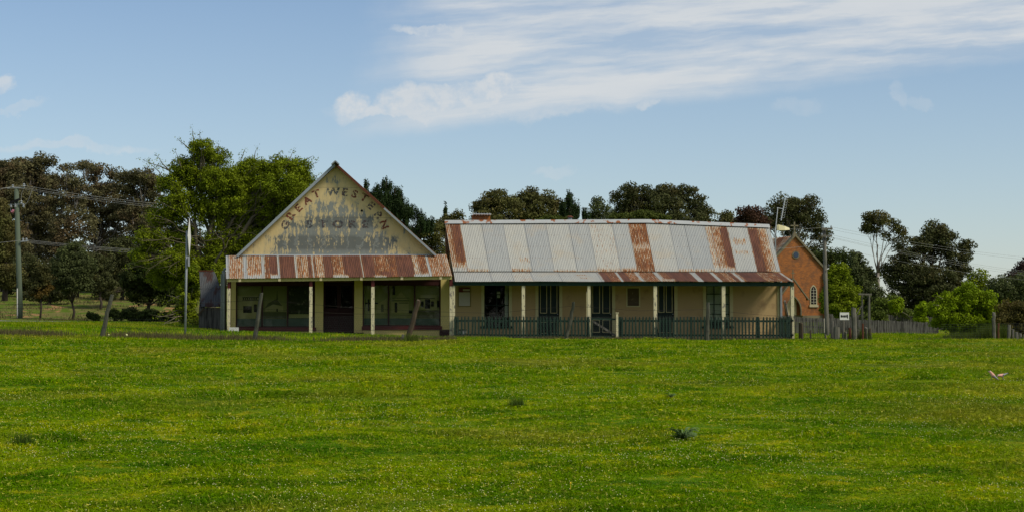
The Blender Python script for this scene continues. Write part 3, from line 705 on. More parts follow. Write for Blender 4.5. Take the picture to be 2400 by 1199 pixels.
tree('leafy_tree', 'big bright green tree with whippy shoots left of the gable', 'tree', None, (497,), 84, big, L['bright'], 'treebark', .24, .28,
     lpx=4.4, cov=4.8, rc=9, mleaf=60, style='round', dep=.7, twigs=16,
     shoots=[(455,345,450,300),(470,345,468,308),(445,350,415,325),(425,395,410,352),(480,350,500,332),(510,360,512,338),(560,390,575,350),(590,390,605,345),
             (400,400,335,375),(385,420,350,378),(395,400,365,362),(640,380,660,352),(675,380,690,350),(700,385,735,365),(705,400,745,380),(350,420,345,385),(720,420,748,410),
             (330,600,280,590),(330,590,300,560),(340,620,290,630),(400,520,340,500),(390,540,330,530)],
     bare=[(470,560,360,500,1.8),(480,580,330,560,1.8),(470,600,320,610,1.6),(500,560,590,470,1.8),(490,560,560,520,1.6),(460,600,380,640,1.6),
           (500,600,440,500,1.8),(520,560,600,540,1.5),(450,520,370,470,1.5),(430,560,330,540,1.3),(440,590,340,640,1.3),(560,520,620,450,1.3),(497,640,470,540,4),(500,640,540,540,4)])
tree('shrub', 'dark green rounded shrub below the leafy tree', 'tree', None, (350,), 92,
     [(345,640,50,40),(310,655,34,26),(390,650,44,40),(350,610,40,30),(400,690,40,30),(330,690,40,24)], L['shrub'], 'trunk', .12, .3, rc=8, cov=4, style='round')
tree('shrub', 'yellow-green bush leaning over beside the tin shed', 'tree', None, (440,), 79,
     [(440,690,28,36),(455,650,22,32),(430,730,30,24),(450,750,24,20)], L['bright'], 'twig', .07, .3, rc=7, cov=2.8, style='round',
     shoots=[(430,720,395,735),(430,730,365,742),(425,700,390,690),(420,740,370,765),(430,690,385,710)], bare=[(430,740,365,738,.8),(425,750,372,768,.8)])
for px, py, rx, ry, lab in ((268,733,14,9,'tiny bush left of the dark pair on the bank'),(215,738,12,7,'tiny low bush right of the round young gum stem'),(310,735,26,16,'small dark bush at the foot of the bank, left one'),(345,738,28,14,'small dark bush beside the leaning tree foot'),(395,745,30,14,'low dark undergrowth behind the sign post')):
    tree('low_bush', lab, 'bush', 'low bushes at the foot of the bank', (px,), 88, [(px,py,rx,ry),(px+8,py+8,rx*.8,ry*.7)], L['shrub'], 'twig', .03, .3, rc=6, cov=4, style='round')

# pines behind the gable
tree('pine_tree', 'dark pine with candle tips showing over the right slope of the gable', 'tree', None, (905,), 112,
     [(905,440,16,18),(885,455,14,16),(925,465,24,26),(900,480,30,28),(940,490,28,24),(870,470,16,26),(960,500,24,16),(930,520,40,22),(985,510,14,12),(858,440,5,22),(1000,530,26,16),(940,545,50,20)],
     L['pine'], 'trunk', .25, .3, rc=7, cov=4.5, style='pine', shoots=[(905,440,905,420),(858,460,857,420),(940,470,942,440),(925,460,926,440),(885,460,884,432),(965,495,966,478)])
tree('gum_tree', 'brown-green low gum between the gable and the cottage roof', 'tree', None, (1010,), 122,
     [(1005,540,46,26),(960,550,30,24),(1040,530,36,18),(1060,510,20,12),(1075,505,12,12),(1000,580,60,26),(1085,530,24,14)], L['gumolive'], 'trunk', .2, .4, cov=4)
tree('pine_tree', 'thin dead-topped pine spire poking above the low gum', 'tree', None, (1044,), 128,
     [(1044,500,4,14),(1044,520,9,12),(1044,545,14,14)], L['pine'], 'trunk', .10, .8, rc=5, cov=4, style='pine', shoots=[(1044,500,1044,474)])
G2 = 'gum trees behind the cottage roof'
tree('gum_tree', 'olive gum behind the brick chimney', 'tree', G2, (1165,), 118,
     [(1165,468,40,22),(1145,485,36,22),(1195,490,36,26),(1125,490,20,18),(1150,510,50,20),(1180,530,50,20)], L['gumolive'], 'trunkpale', .22, .4)
tree('gum_tree', 'rounded olive gum in front of the sky left of the small pine', 'tree', G2, (1255,), 120,
     [(1240,458,40,18),(1275,468,34,22),(1220,480,36,22),(1255,495,50,24),(1300,480,20,22),(1240,520,60,24),(1300,510,30,20)], L['gumolive'], 'trunkpale', .22, .4)
tree('pine_tree', 'small dark pine with candle tips between the two groups of gums', 'tree', None, (1333,), 108,
     [(1333,475,11,22),(1320,490,11,16),(1348,495,12,18),(1333,510,26,16),(1372,505,12,12)], L['pine'], 'trunk', .12, .5, rc=6, cov=4.5, style='pine',
     shoots=[(1331,470,1330,445),(1345,485,1346,462),(1320,485,1319,466),(1372,505,1371,490),(1354,490,1356,472)])
tree('gum_tree', 'thin open gum left of the dark spreading gum', 'tree', G2, (1408,), 116,
     [(1408,470,18,15),(1400,485,18,18),(1415,500,26,18),(1395,510,26,14)], L['gumgrey'], 'trunkpale', .10, .5, cov=2.6)
tree('gum_tree', 'large dark spreading gum with a domed crown behind the cottage ridge', 'tree', G2, (1560,), 124,
     [(1480,448,32,18),(1465,468,36,22),(1520,455,36,20),(1560,450,38,20),(1600,455,34,22),(1630,480,34,26),(1650,505,28,26),(1560,490,60,34),(1500,490,50,34),(1600,520,70,26),(1460,505,40,22)], L['gumdark'], 'trunkpale', .32, .4, cov=3.8)
tree('pine_tree', 'pale green flat-topped pine just above the ridge', 'tree', None, (1510,), 98,
     [(1510,505,34,12),(1480,510,30,8),(1450,512,24,8),(1545,512,30,8)], L['pinelight'], 'trunk', .12, .5, rc=6, cov=4, style='round')
tree('small_gum', 'low olive bush showing over the ridge beside the flue', 'tree', None, (1300,), 100,
     [(1300,515,36,9),(1280,520,26,8)], L['pinelight'], 'trunk', .08, .5, rc=6, cov=4, style='round')
tree('gum_tree', 'small olive gum left of the reddish tree', 'tree', G2, (1708,), 118, [(1708,508,24,16),(1700,525,20,16)], L['gumolive'], 'trunk', .1, .5)
tree('reddish_tree', 'red-brown leaved tree beside the big dark gum', 'tree', None, (1755,), 114,
     [(1755,505,30,18),(1775,500,20,14),(1735,525,26,16),(1780,525,34,20)], L['redbrown'], 'trunk', .15, .5, style='round')
tree('gum_tree', 'huge dark gum towering behind the antenna and church', 'tree', None, (1870,), 190,
     [(1845,475,36,22),(1880,490,44,30),(1820,495,30,26),(1905,515,30,34),(1850,515,50,26),(1895,470,26,14),(1920,545,16,18),(1800,520,30,24),(1860,550,30,22,4),(1930,560,20,20),(1905,580,24,10)], L['gumdark'], 'trunkpale', .40, .35, cov=3.6, lpx=4.5)
tree('dark_tree', 'dark rounded tree directly right of the church gable', 'tree', None, (1955,), 178,
     [(1945,600,34,20),(1975,605,22,24),(1925,610,24,24),(1960,640,44,30)], L['shrub'], 'trunk', .3, .3, cov=4, lpx=4.5, style='round')
tree('leafy_tree', 'bright green round tree behind the white sign', 'tree', None, (1970,), 108,
     [(1960,660,34,24),(1975,680,40,30),(1945,690,24,34),(1990,710,32,28),(1960,720,40,24),(1965,632,24,16)], L['bright'], 'trunk', .16, .3, rc=8, cov=3.4, style='round')
tree('grey_green_tree', 'grey-green upright tree right of the round bright one', 'tree', None, (2015,), 128,
     [(2010,620,20,24),(2025,650,34,30),(2000,650,24,30),(2035,690,34,34),(2005,600,10,14),(2045,720,40,26)], L['gumgrey'], 'trunk', .16, .3, rc=8, cov=3.6, style='round')
tree('gum_tree', 'tall slender gum with a high open crown on a pale bare trunk', 'tree', None, (2057,), 128,
     [(2055,512,34,20),(2035,520,20,16),(2080,520,24,16),(2050,545,22,14),(2095,530,18,14),(2112,545,18,10),(2085,555,20,14),(2030,532,14,10)], L['gumolive'], 'trunkpale', .16, .62, cov=2.4, trunk_top=(2058,560))
tree('gum_tree', 'dense dark gum with several rounded heads above the paling fence', 'tree', None, (2180,), 132,
     [(2185,540,34,24),(2215,555,24,24),(2160,575,30,30),(2190,580,44,30),(2120,590,26,34),(2240,600,30,26),(2262,585,18,24),(2250,630,26,22),(2095,640,30,40),(2130,650,50,44),(2190,660,60,50),(2235,665,40,40),(2150,700,70,50),(2210,720,60,40),(2130,745,50,26)],
     L['gumdark'], 'trunk', .36, .3, cov=3.8)
tree('pale_green_tree', 'pale yellow-green tree behind the lime bush', 'tree', None, (2300,), 135,
     [(2295,650,30,18),(2315,665,26,22),(2285,675,26,22),(2310,700,30,26)], L['bright'], 'trunk', .14, .3, cov=2.4, style='round')
tree('lime_bush', 'glowing lime green bush behind the wire fence on the right', 'bush', None, (2255,), 80,
     [(2275,690,36,20),(2240,705,44,24),(2290,715,50,26),(2230,735,46,26),(2290,750,56,26),(2255,762,60,20),(2325,735,34,24),(2200,752,22,16),(2330,765,26,16),(2265,678,26,14),(2215,722,40,26),(2300,700,40,22)],
     L['lime'], 'twig', .14, .25, lpx=4.6, rc=8, cov=3.4, style='round', shoots=[(2210,700,2195,692),(2200,715,2185,712),(2340,715,2365,705),(2280,675,2275,664)])
tree('reddish_bush', 'yellow and reddish bush at the right edge', 'bush', None, (2375,), 78,
     [(2375,725,40,26),(2400,740,36,34),(2360,755,30,24),(2385,770,40,20)], L['redbush'], 'twig', .08, .25, rc=8, cov=3.4, style='round')
tree('grey_green_tree', 'wide grey-green tree behind the reddish bush', 'tree', None, (2370,), 118,
     [(2350,680,44,30),(2395,675,40,40),(2330,700,34,34),(2380,720,56,36),(2430,690,40,60)], L['gumgrey'], 'trunk', .2, .3, cov=4, style='round')
tree('plum_tree', 'dark purple-leaved tree at the far right edge', 'tree', None, (2400,), 150,
     [(2400,640,28,26),(2380,655,20,20),(2425,630,34,40)], L['purple'], 'trunk', .2, .35, style='round')
tree('green_tree', 'mid green shrubbery behind the double pole frame', 'bush', None, (2085,), 116,
     [(2075,720,40,30),(2050,745,34,22),(2110,740,34,24)], L['mid'], 'trunk', .1, .3, cov=4, style='round')
tree('lime_bush', 'small lime bush glowing under the dark gum', 'bush', None, (2160,), 112,
     [(2100,715,14,22),(2160,730,16,22),(2155,752,20,10)], L['lime'], 'twig', .05, .3, rc=6, cov=3, style='round')
# far bushland
def farwood():
    cs = []
    for px in np.arange(-300, 2900, 9):
        hgt = (595 if px < 900 else 690)+14*math.sin(px*.013)+8*math.sin(px*.05)
        if px > 1900: hgt = 700+10*math.sin(px*.021)
        for j in range(7): 
            p = P(px+random.uniform(-9,9), hgt+random.uniform(0,1)*(150 if px < 900 else 60), 215+random.uniform(-10,25)); cs.append(list(p))
    V, F, r = leafset(np.array(cs), 26, (.9,1.2,.7), .55)
    tag(finish('distant_bushland', npmesh('distant_bushland', V, F, {'rnd': ('FACE', r)}), L['gumdark']), 'far belt of dark bush behind everything', kind='stuff')
farwood()

def rearwood():  # unseen trees behind the viewpoint, added so the panes reflect less sky
    xs = rng.uniform(-110, 110, 2600); y = -75+rng.normal(0, 5, 2600); top = 15+4*np.sin(xs*.11)+2.5*np.sin(xs*.37)
    cs = np.stack([xs, y, rng.random(2600)**.8*top+.5], -1)
    V, F, r = leafset(cs, 22, (1.3,1.3,1.0), .9)
    tag(finish('unseen_bushland', npmesh('unseen_bushland', V, F, {'rnd': ('FACE', r)}), L['gumdark']), 'unseen belt of dark bush behind the viewpoint, added to darken window reflections', kind='stuff')
rearwood()

# ------------------------------------------------------------------ corrugated sheets
def tin(name, TL, TR, BR, BL, sheets, parent, material=None, label=None, pitch=.076, amp=.010, default=(0.0,.6), sag=0, cap_rust=None, mids=None):
    """sheets: (u0,u1,rust,tone[,v0,v1]) with u in 0..1"""
    TL, TR, BR, BL = map(Vector, (TL, TR, BR, BL))
    wid = ((TR-TL).length+(BR-BL).length)/2; hei = ((TL-BL).length+(TR-BR).length)/2
    nu = int(wid/pitch*6); nv = max(3, min(28, int(hei/.1)))
    us = np.linspace(0, 1, nu+1); vs = np.linspace(0, 1, nv+1)
    U, V_ = np.meshgrid(us, vs)
    a = [np.array(q) for q in (TL, TR, BR, BL)]
    top = a[0][None]*(1-us[:,None])+a[1][None]*us[:,None]; bot = a[3][None]*(1-us[:,None])+a[2][None]*us[:,None]
    if mids:   # small vertical bends of the top edge: list of (u, dz)
        mu, mz = zip(*mids); top = top+np.array([0,0,1.])[None]*np.interp(us, mu, mz)[:,None]
    Pn = top[None]*(1-V_[...,None])+bot[None]*V_[...,None]
    nrm = (TR-TL).cross(TL-BL).normalized(); nrm = np.array(nrm if nrm.z > 0 else -nrm)
    ph = U*wid/pitch*2*np.pi
    lap = np.zeros_like(U); rust = np.full_like(U, default[0]); tone = np.full_like(U, default[1])
    for k, s in enumerate(sheets):
        v0, v1 = (s[4], s[5]) if len(s) > 4 else (-.1, 1.1)
        m = (U >= s[0]) & (U < s[1]) & (V_ >= v0) & (V_ <= v1)
        rust[m] = (s[2][0]+(s[2][1]-s[2][0])*(U[m]-s[0])/(s[1]-s[0])) if isinstance(s[2], tuple) else s[2]; tone[m] = s[3]
        if len(s) <= 4: lap[m] = (k % 2)*.004
    kr = np.array([.04,.08,.12,.16,.2,.16,.12,.08,.04]); kr /= kr.sum()
    rr_ = np.pad(rust, ((0,0),(4,4)), 'edge'); rust = sum(k_*rr_[:, i_:i_+rust.shape[1]] for i_, k_ in enumerate(kr))
    if nv > 8: rust[1:-1] = rust[1:-1]*.5+rust[:-2]*.25+rust[2:]*.25
    if len(sheets) > 4 and pitch < .1:
        for s in sheets:
            if len(s) <= 4 and s[0] > .002: c_ = int(s[0]*nu+.5); tone[:, max(0, c_-1):c_+1] = -1
    wob = .006*np.sin(U*wid*1.1+1)*np.sin(V_*5)+sag*np.sin(np.pi*V_)
    Pn = Pn+nrm[None,None]*(amp*np.sin(ph)+lap+wob)[...,None]
    if nv > 3: Pn[...,2] += 0
    n = (nv+1)*(nu+1); i = np.arange(nv)[:,None]*(nu+1)+np.arange(nu)[None]
    F = np.stack([i, i+nu+1, i+nu+2, i+1], -1).reshape(-1, 4)
    me = npmesh(name, Pn.reshape(-1, 3), F, {'rust': ('POINT', rust.ravel()), 'tone': ('POINT', tone.ravel())}, True)
    uv = me.uv_layers.new(name='UVMap'); li = F.ravel()
    uv.data.foreach_set('uv', np.stack([U.ravel()[li]*wid, V_.ravel()[li]*hei], -1).astype(np.float32).ravel())
    me.transform(Matrix.Translation(-rootloc(parent))) if parent is not None else None
    me.materials.append(material or M['tin']); o = bpy.data.objects.new(name, me); C.objects.link(o)
    if parent is not None: o.parent = parent
    md = o.modifiers.new('thickness', 'SOLIDIFY'); md.thickness = .003; md.offset = -1
    if label: o['label'] = label
    return o
def fromlist(lst, xl, xr):
    return [((a-xl)/(xr-xl), (c-xl)/(xr-xl), *rest) for a, c, *rest in lst]

# ------------------------------------------------------------------ STORE
YF, YW = 70.0, 72.0          # verandah front plane, wall plane
gz = lambda px, Y=YW: gp(px, Y).z
GA, GL_, GR_ = P(787, 390, YW), P(562, 594, YW), P(1018, 592, YW)
GC = Vector((GA.x, GL_.z))
store = thing('store_building', gp(790, YW), 'old cream shop with a tall worn painted gable and rusty verandah roof', 'shop')
gm = gable_mat()
bm = BM(); prism(bm, [(GL_.x, GL_.z-.12), (GR_.x, GL_.z-.12), (GR_.x, GR_.z), (GA.x, GA.z), (GL_.x, GL_.z)], YW, YW+.15)
obj('gable_wall', bm, gm, store)
# letters
def letter(ch, px, py, rot, h, material, name, parent, width=1.0, bold=.012):
    cu = bpy.data.curves.new('t', 'FONT'); cu.body = ch; cu.size = h/.72; cu.align_x = 'CENTER'; cu.extrude = .0015; cu.offset = bold; cu.resolution_u = 4
    to = bpy.data.objects.new('t', cu); C.objects.link(to); bpy.context.view_layer.update()
    me = bpy.data.meshes.new_from_object(to.evaluated_get(bpy.context.evaluated_depsgraph_get())); bpy.data.objects.remove(to)
    me.transform(Matrix.Translation((0, -h/2, 0))); me.transform(Matrix.Diagonal((width, 1, 1, 1)))
    p = P(px, py, YW); p.y = YW-.005
    me.transform(Matrix.Translation(p) @ Matrix.Rotation(-R(rot), 4, 'Y') @ Matrix.Rotation(R(90), 4, 'X'))
    return me
def join(name, mes, material, parent):
    bm = BM()
    for m_ in mes: bm.from_mesh(m_); bpy.data.meshes.remove(m_)
    return obj(name, bm, material, parent)
lr = worn_letter('red_letter_paint', (.19,.036,.022), .45, (.12,.045,.035)); lg = worn_letter('grey_letter_paint', (.055,.065,.075), .46, (.09,.10,.11))
lm = worn_letter('mixed_letter_paint', (.10,.045,.045), .47, (.07,.075,.085)); lgh = worn_letter('ghost_letter_paint', (.045,.05,.06), .48, (.09,.05,.045))
hh = ppm(780, YW)*17.5
for ch, x, y, r_, mm in [('G',668.5,527,68,lm),('R',680.5,505.6,57,lr),('E',699,487.5,45,lr),('A',720,469.5,32,lr),('T',741,454,20,lr),
                        ('W',781,449,1,lg),('E',808,450,-7,lm),('S',831.5,454.5,-19,lr),('T',854,463,-31,lr),('E',869.7,481.5,-43,lm),('R',887.7,504,-57,lm),('N',901,526.6,-70,lr)]:
    join('letter', [letter(ch, x, y, r_, hh, mm, 'letter', store, 1.15, .016)], mm, store)
for ch, x in zip('STORE', (724,758,792,826,856)):
    join('letter', [letter(ch, x, 525, 0, hh*.98, lgh, 'letter', store, 1.35, .020)], lgh, store)
# round hole in the gable
bm = BM(); p = P(848, 494, YW); bmesh.ops.create_cone(bm, cap_ends=True, segments=10, radius1=.055, radius2=.05, depth=.012, matrix=Matrix.Translation((p.x, YW-.004, p.z)) @ Matrix.Rotation(R(90), 4, 'X'))
obj('vent_hole', bm, M['black'], store)
# gable roof behind, with overhang
ov = .32; back = YW+12.5
ap = P(786, 381, YW-ov); le = P(556, 596, YW-ov); re_ = P(1022, 595, YW-ov)
def slope(name, e, a, rust):
    tin(name, (a.x, YW-ov, a.z), (a.x, back, a.z), (e.x, back, e.z), (e.x, YW-ov, e.z), [(0,.3,rust,.4),(.3,1,rust*.7,.5)], store)
slope('roof', le, ap, .2); slope('roof', re_, ap, 1.0)
for nm, e, mm in (('barge_board', le, M['barge']), ('barge_board', re_, M['rustiron'])):
    bm = BM(); d = Vector((0,0,-.07))
    if e is le: beam(bm, Vector((ap.x, YW-ov-.02, ap.z))+d, Vector((e.x, YW-ov-.02, e.z))+d, .04, .11); obj(nm, bm, M['barge'], store, label='silver-grey barge board')
    else:
        a0 = Vector((ap.x, YW-ov-.02, ap.z))+d; e0 = Vector((e.x, YW-ov-.02, e.z))+d
        beam(bm, a0, a0.lerp(e0, .48), .04, .09); obj(nm, bm, M['rustiron'], store, label='rusted upper half of the barge board')
        bm = BM(); beam(bm, a0.lerp(e0, .482), e0, .04, .085); obj(nm, bm, M['barge'], store, label='grey lower half of the barge board')
bm = BM(); beam(bm, (ap.x-.16, YW-ov-.03, ap.z-.10), (ap.x, YW-ov-.03, ap.z+.05), .5, .05); beam(bm, (ap.x+.16, YW-ov-.03, ap.z-.10), (ap.x, YW-ov-.03, ap.z+.05), .5, .05)
obj('ridge_cap', bm, M['galv'], store)
# flashing strip under gable
bm = BM(); a = P(558, 598.5, YW-.05); c = P(1022, 590, YW-.05); prism(bm, [(a.x, a.z), (c.x, P(0,596,YW).z), (c.x, P(0,591.5,YW).z), (a.x, P(0,594,YW).z)], YW-.09, YW-.004)
obj('flashing', bm, M['silver'], store)
# verandah roof
SV = [(527,535,0,.25),(535,568,.62,.8),(568,577,0,.2),(577,611,.66,.9),(611,618,0,.25),(618,630,.95,.7),(630,648,1.3,.7),(648,653,0,.3),(653,688,1.3,.5),(688,693,0,.4),
      (693,705,.75,.8),(705,720,.6,.9),(720,728,1.2,.6),(728,733,0,.4),(733,738,1.1,.6),(738,757,.58,.85),(757,776,1.3,.5),(776,795,.85,.8),(795,803,.7,.7),(803,845,1.3,.5),(845,848,0,.5),
      (848,874,1.4,.5),(874,888,.95,.8),(888,912,.85,.8,.0,.75),(888,912,1.3,.8,.75,1),(912,930,1.0,.8),(930,968,1.3,.5),(968,982,.45,.8),(982,1001,.95,.6),(1001,1007,.0,.4),(1007,1040,.70,.9),(1040,1060,.55,.9),
      (630,650,0,.3,.86,1.1),(577,618,.15,.3,.86,1.1),(775,812,.1,.3,.90,1.1),(870,900,.1,.3,.92,1.1),(965,1005,.05,.3,.90,1.1)]
vtl, vtr, vbr, vbl = P(529,598.5,YW-.02), P(1046,595.5,YW-.02), P(1060,646.5,YF-.15), P(530,652,YF-.15)
SVn = fromlist(SV, 528, 1054)
tin('verandah_roof', vtl, vtr, vbr, vbl, SVn, store, default=(.3,.6), label='short rust-striped corrugated verandah roof')
bm = BM()
a = P(532, 655.5, YF-.06); c = P(1059, 649.5, YF-.06); h_ = ppm(800, YF)*8.5/2
prism(bm, [(a.x, a.z-h_), (c.x, c.z-h_), (c.x, c.z+h_), (a.x, a.z+h_)], YF-.06, YF+.06); obj('fascia', bm, M['fascia'], store)
for px in (562,655,752,847,942,1033):
    bm = BM(); f = (px-532)/527; pbx(bm, px-3, px+3, 651.5-6*f, 659.5-6*f, YF-.13, .066); obj('rafter_end', bm, M['cream'], store)
# posts
def post(px0, px1, ytop, parent, Y=YF, split=None, base=None):
    g = gz((px0+px1)/2, Y)-.1; a = P(px0, ytop, Y); c = P(px1, ytop, Y); bm = BM()
    if split:
        zs = P(px0, split, Y).z
        box(bm, a.x, c.x, Y-.004, Y+(c.x-a.x), g, zs); p_ = obj('verandah_post', bm, M['post'], parent)
        bm = BM(); box(bm, a.x+.004, c.x-.004, Y, Y+(c.x-a.x)-.01, zs, a.z); obj('post_top', bm, M['maroon'], p_)
    else:
        box(bm, a.x, c.x, Y, Y+(c.x-a.x), g, a.z); p_ = obj('verandah_post', bm, M['post'], parent)
    return p_
post(533, 540, 658, store, split=675); post(725, 732.5, 656, store, split=671); post(870, 878, 654, store, split=671); post(1054, 1061, 652, store, split=670)
# walls
bm = BM()
pbx(bm, 541, 553, 640, 790, YW, .25); obj('pilaster', bm, M['creamw'], store)
for a, c in ((738,758),(830,850),(1033,1053)):
    bm = BM(); pbx(bm, a, c, 640, 778, YW, .25); obj('pilaster', bm, M['creamw'], store)
bm = BM(); pbx(bm, 534, 541, 640, 790, YW+.02, .25); obj('corner_board', bm, M['dkmaroon'], store)
for a, c, y0, y1 in ((736,761,778,786),(828,853,778,788),(1030,1056,771,792)):
    bm = BM(); pbx(bm, a, c, y0, y1, YW-.04, .3); obj('pier_base', bm, M['dkmaroon'], store)
bm = BM(); pbx(bm, 553, 738, 775, 792, YW, .2); obj('stall_riser', bm, M['creamw'], store); bm = BM(); pbx(bm, 850, 1033, 772, 794, YW, .2); obj('stall_riser', bm, M['creamw'], store)
bm = BM(); pbx(bm, 541, 1056, 630, 656, YW+.03, .2); pbx(bm, 553, 738, 656, 667.5, YW+.05, .15); pbx(bm, 850, 1033, 656, 666, YW+.05, .15); pbx(bm,758,830,640,662,YW+.05,.15); obj('window_head', bm, M['dkmaroon'], store)
def shopwindow(x0, x1, ytop, ybot, mull, sill):
    bm = BM(); e = 3
    for a in [x0+1.5]+mull+[x1-1.5]: pbx(bm, a-1.6, a+1.6, ytop, ybot, YW+.06, .09)
    pbx(bm, x0+3.1, x1-3.1, ytop, ytop+2, YW+.062, .085); pbx(bm, x0+3.1, x1-3.1, ybot-2.5, ybot, YW+.062, .085)
    f = obj('shop_window', bm, M['dkmaroon'], store)
    bm = BM(); pbx(bm, x0-2, x1+3, sill, sill+9, YW-.07, .16); obj('sill', bm, M['maroon'], f)
    ed = [x0+1.5]+mull+[x1-1.5]
    for a, c in zip(ed[:-1], ed[1:]):
        bm = BM(); pbx(bm, a+1.7, c-1.7, ytop+2.1, ybot-2.6, YW+.10, .006); obj('pane', bm, M['glass'], f)
shopwindow(553, 738, 667, 766, [614.5, 674], 766); shopwindow(850, 1033, 666, 763, [911, 972], 763)
bm = BM(); pbx(bm, 541, 1053, 640, 790, YW+1.1, .05); obj('dark_interior_sheet', bm, M['black'], store)  # black sheet painted for the unlit shop interior
# body side walls, back
gzs = gz(800); zt = GL_.z
bm = BM(); x0 = P(534,700,YW).x; x1 = P(1050,700,YW).x
box(bm, GL_.x+.1, GL_.x+.3, YW+.3, back-.2, gzs-.2, zt); box(bm, GR_.x-.3, GR_.x-.1, YW+.3, back-.2, gzs-.2, zt); box(bm, GL_.x+.32, GR_.x-.32, back-.4, back-.2, gzs-.2, zt)
prism(bm, [(GL_.x+.1, zt+.002), (GR_.x-.1, zt+.002), (GA.x, GA.z-.1)], back-.4, back-.2); obj('body_wall', bm, M['creamw'], store)
# skillion side walls left/right of gable width under verandah roof ends
bm = BM(); box(bm, x0, x0+.12, YW+.28, YW+3.5, gzs-.2, P(534,604,YW).z); box(bm, x0+.121, GL_.x+.099, YW+3.3, YW+3.5, gzs-.2, P(534,604,YW).z); obj('side_wall', bm, M['plank'], store)
bm = BM(); box(bm, x0-.05, GL_.x+.1, YW+.05, YW+3.6, P(534,602,YW).z-.02, P(534,599,YW).z-.02); obj('side_roof', bm, M['rustiron'], store); bm = BM(); box(bm, GR_.x-.1, P(1046,600,YW).x, YW+.05, YW+3.6, P(534,602,YW).z, P(534,598.5,YW).z); obj('side_roof', bm, M['rustiron'], store)
# doors
dr = thing('dummy', (0,0,0), 'x', 'x'); bpy.data.objects.remove(dr)
bm = BM(); pbx(bm, 759, 794, 664, 723, YW+.80, .04); pbx(bm, 795, 829.5, 664, 723, YW+.80, .04)
dg = BM()
bm.free(); bm = BM()
for a, c in ((759,794.2),(794.8,829.5)):
    d0 = BM(); pbx(d0, a, c, 721, 790, YW+.75, .05); pbx(d0, a, a+4, 664, 721, YW+.75, .05); pbx(d0, c-4, c, 664, 721, YW+.75, .05); pbx(d0, a+4, c-4, 664, 668, YW+.752, .045)
    pbx(d0, a+5, c-5, 728, 745, YW+.735, .014); pbx(d0, a+5, c-5, 750, 778, YW+.735, .014)
    do = obj('door', d0, M['dkmaroon'], store)
    d1 = BM(); pbx(d1, a+4.1, c-4.1, 668.2, 720.8, YW+.77, .006); obj('glass_pane', d1, M['glass'], do)
bm.free(); dg.free()
bm = BM(); pbx(bm, 756, 832, 783, 792, YW-.1, .55); obj('doorstep', bm, M['dkmaroon'], store)
# reveals of the entrance
bm = BM(); a = P(758,660,YW); c = P(830,660,YW); box(bm, a.x-.05, a.x, YW+.252, YW+1.1, gzs-.1, P(0,650,YW).z); obj('entrance_reveal', bm, M['dkmaroon'], store); bm = BM(); box(bm, c.x, c.x+.05, YW+.252, YW+1.1, gzs-.1, P(0,650,YW).z); obj('entrance_reveal', bm, M['dkmaroon'], store)
# downpipes on left corner
bm = BM(); g = gz(523); 
for px, yt, r_ in ((524.5, 634, .055), (519.5, 640, .035)):
    p = P(px, yt, YW-.3); tube(bm, [(p.x+.12, p.y+.3, p.z+.10), (p.x+.03, p.y+.08, p.z+.08), (p.x, p.y, p.z-.03), (p.x, p.y, g-.1)], r_, 8)
obj('downpipe', bm, M['galv'], store, smooth=True)

# display photographs behind the glass, bluish reflection painted along their feet
def board(px0, px1, py0, py1, col, shapes, label, Y=YW+.20):
    k = thing('display_photograph', P((px0+px1)/2, py1, Y), label, 'photograph', 'large faded photographs in the shop windows')
    bm = BM(); pbx(bm, px0, px1, py0, py1, Y, .02); obj('backing_board', bm, col, k)
    for j, (mm, pts) in enumerate(shapes):
        bm = BM(); prism(bm, [((P(x, y, Y)).x, P(x, y, Y).z) for x, y in pts], Y-.003*(j+1)-.001, Y-.003*j-.0005)
        obj('print_and_reflection_shape', bm, mm, k)
bo = mat('photo_olive', (.42,.40,.17), .8, .12, 2); bo2 = mat('photo_olive_dark', (.17,.17,.09), .8, .3, 4); bo3 = mat('photo_tan', (.60,.52,.27), .8, .2, 4)
bo4 = mat('photo_shadow', (.018,.02,.016), .8, .3, 4); bo5 = mat('painted_reflection_bluegrey', (.15,.21,.20), .8, .35, 3); bo6 = mat('photo_foliage', (.06,.065,.04), .8, .7, 6, (.22,.22,.15), 5, .55, .65)  # blue-grey is the glass reflection painted as a strip, not print
rc_ = lambda a, c, d, e: [(a,e),(c,e),(c,d),(a,d)]
board(555,613,669,764,bo,[(bo3,rc_(557,610,692,745)),(bo2,rc_(568,606,694,697)),(bo2,rc_(568,606,701,703)),(bo4,rc_(570,590,716,732)),(bo4,rc_(595,602,712,730)),(bo5,rc_(556,612,746,763))]+
      [(bo4,rc_(569+i*5,572+i*5,697.3,700.5)) for i in range(7)], 'faded photograph of a shopfront with a row of windows, leftmost pane')
board(616,672.5,669,764,bo,[(bo3,[(622,728),(664,728),(664,717),(650,700),(643,706),(622,722)]),(bo2,[(620,722),(628,710),(648,699),(662,716),(640,712)]),(bo2,[(647.5,702),(651.5,702),(650,680),(649,680)]),(bo4,rc_(648,651,722,729)),(bo2,rc_(617,671,730,745)),(bo5,rc_(617,671,746,763))],
      'faded photograph of a small church with a pointed steeple')
board(675.5,735,669,764,bo6,[(bo3,rc_(677,732,735,744)),(bo5,rc_(676,734,745,763))], 'dark photograph of trees over a pale path, beside the post')
board(852,909,668,761,bo,[(bo3,[(880,732),(908,732),(908,697),(885,711)]),(bo4,rc_(862,866,700,728)),(bo4,rc_(856,886,708,711)),(bo2,rc_(893,899,712,730)),(bo5,rc_(853,908,745,760))], 'photograph of a pale sloping tin roof, left pane by the doors')
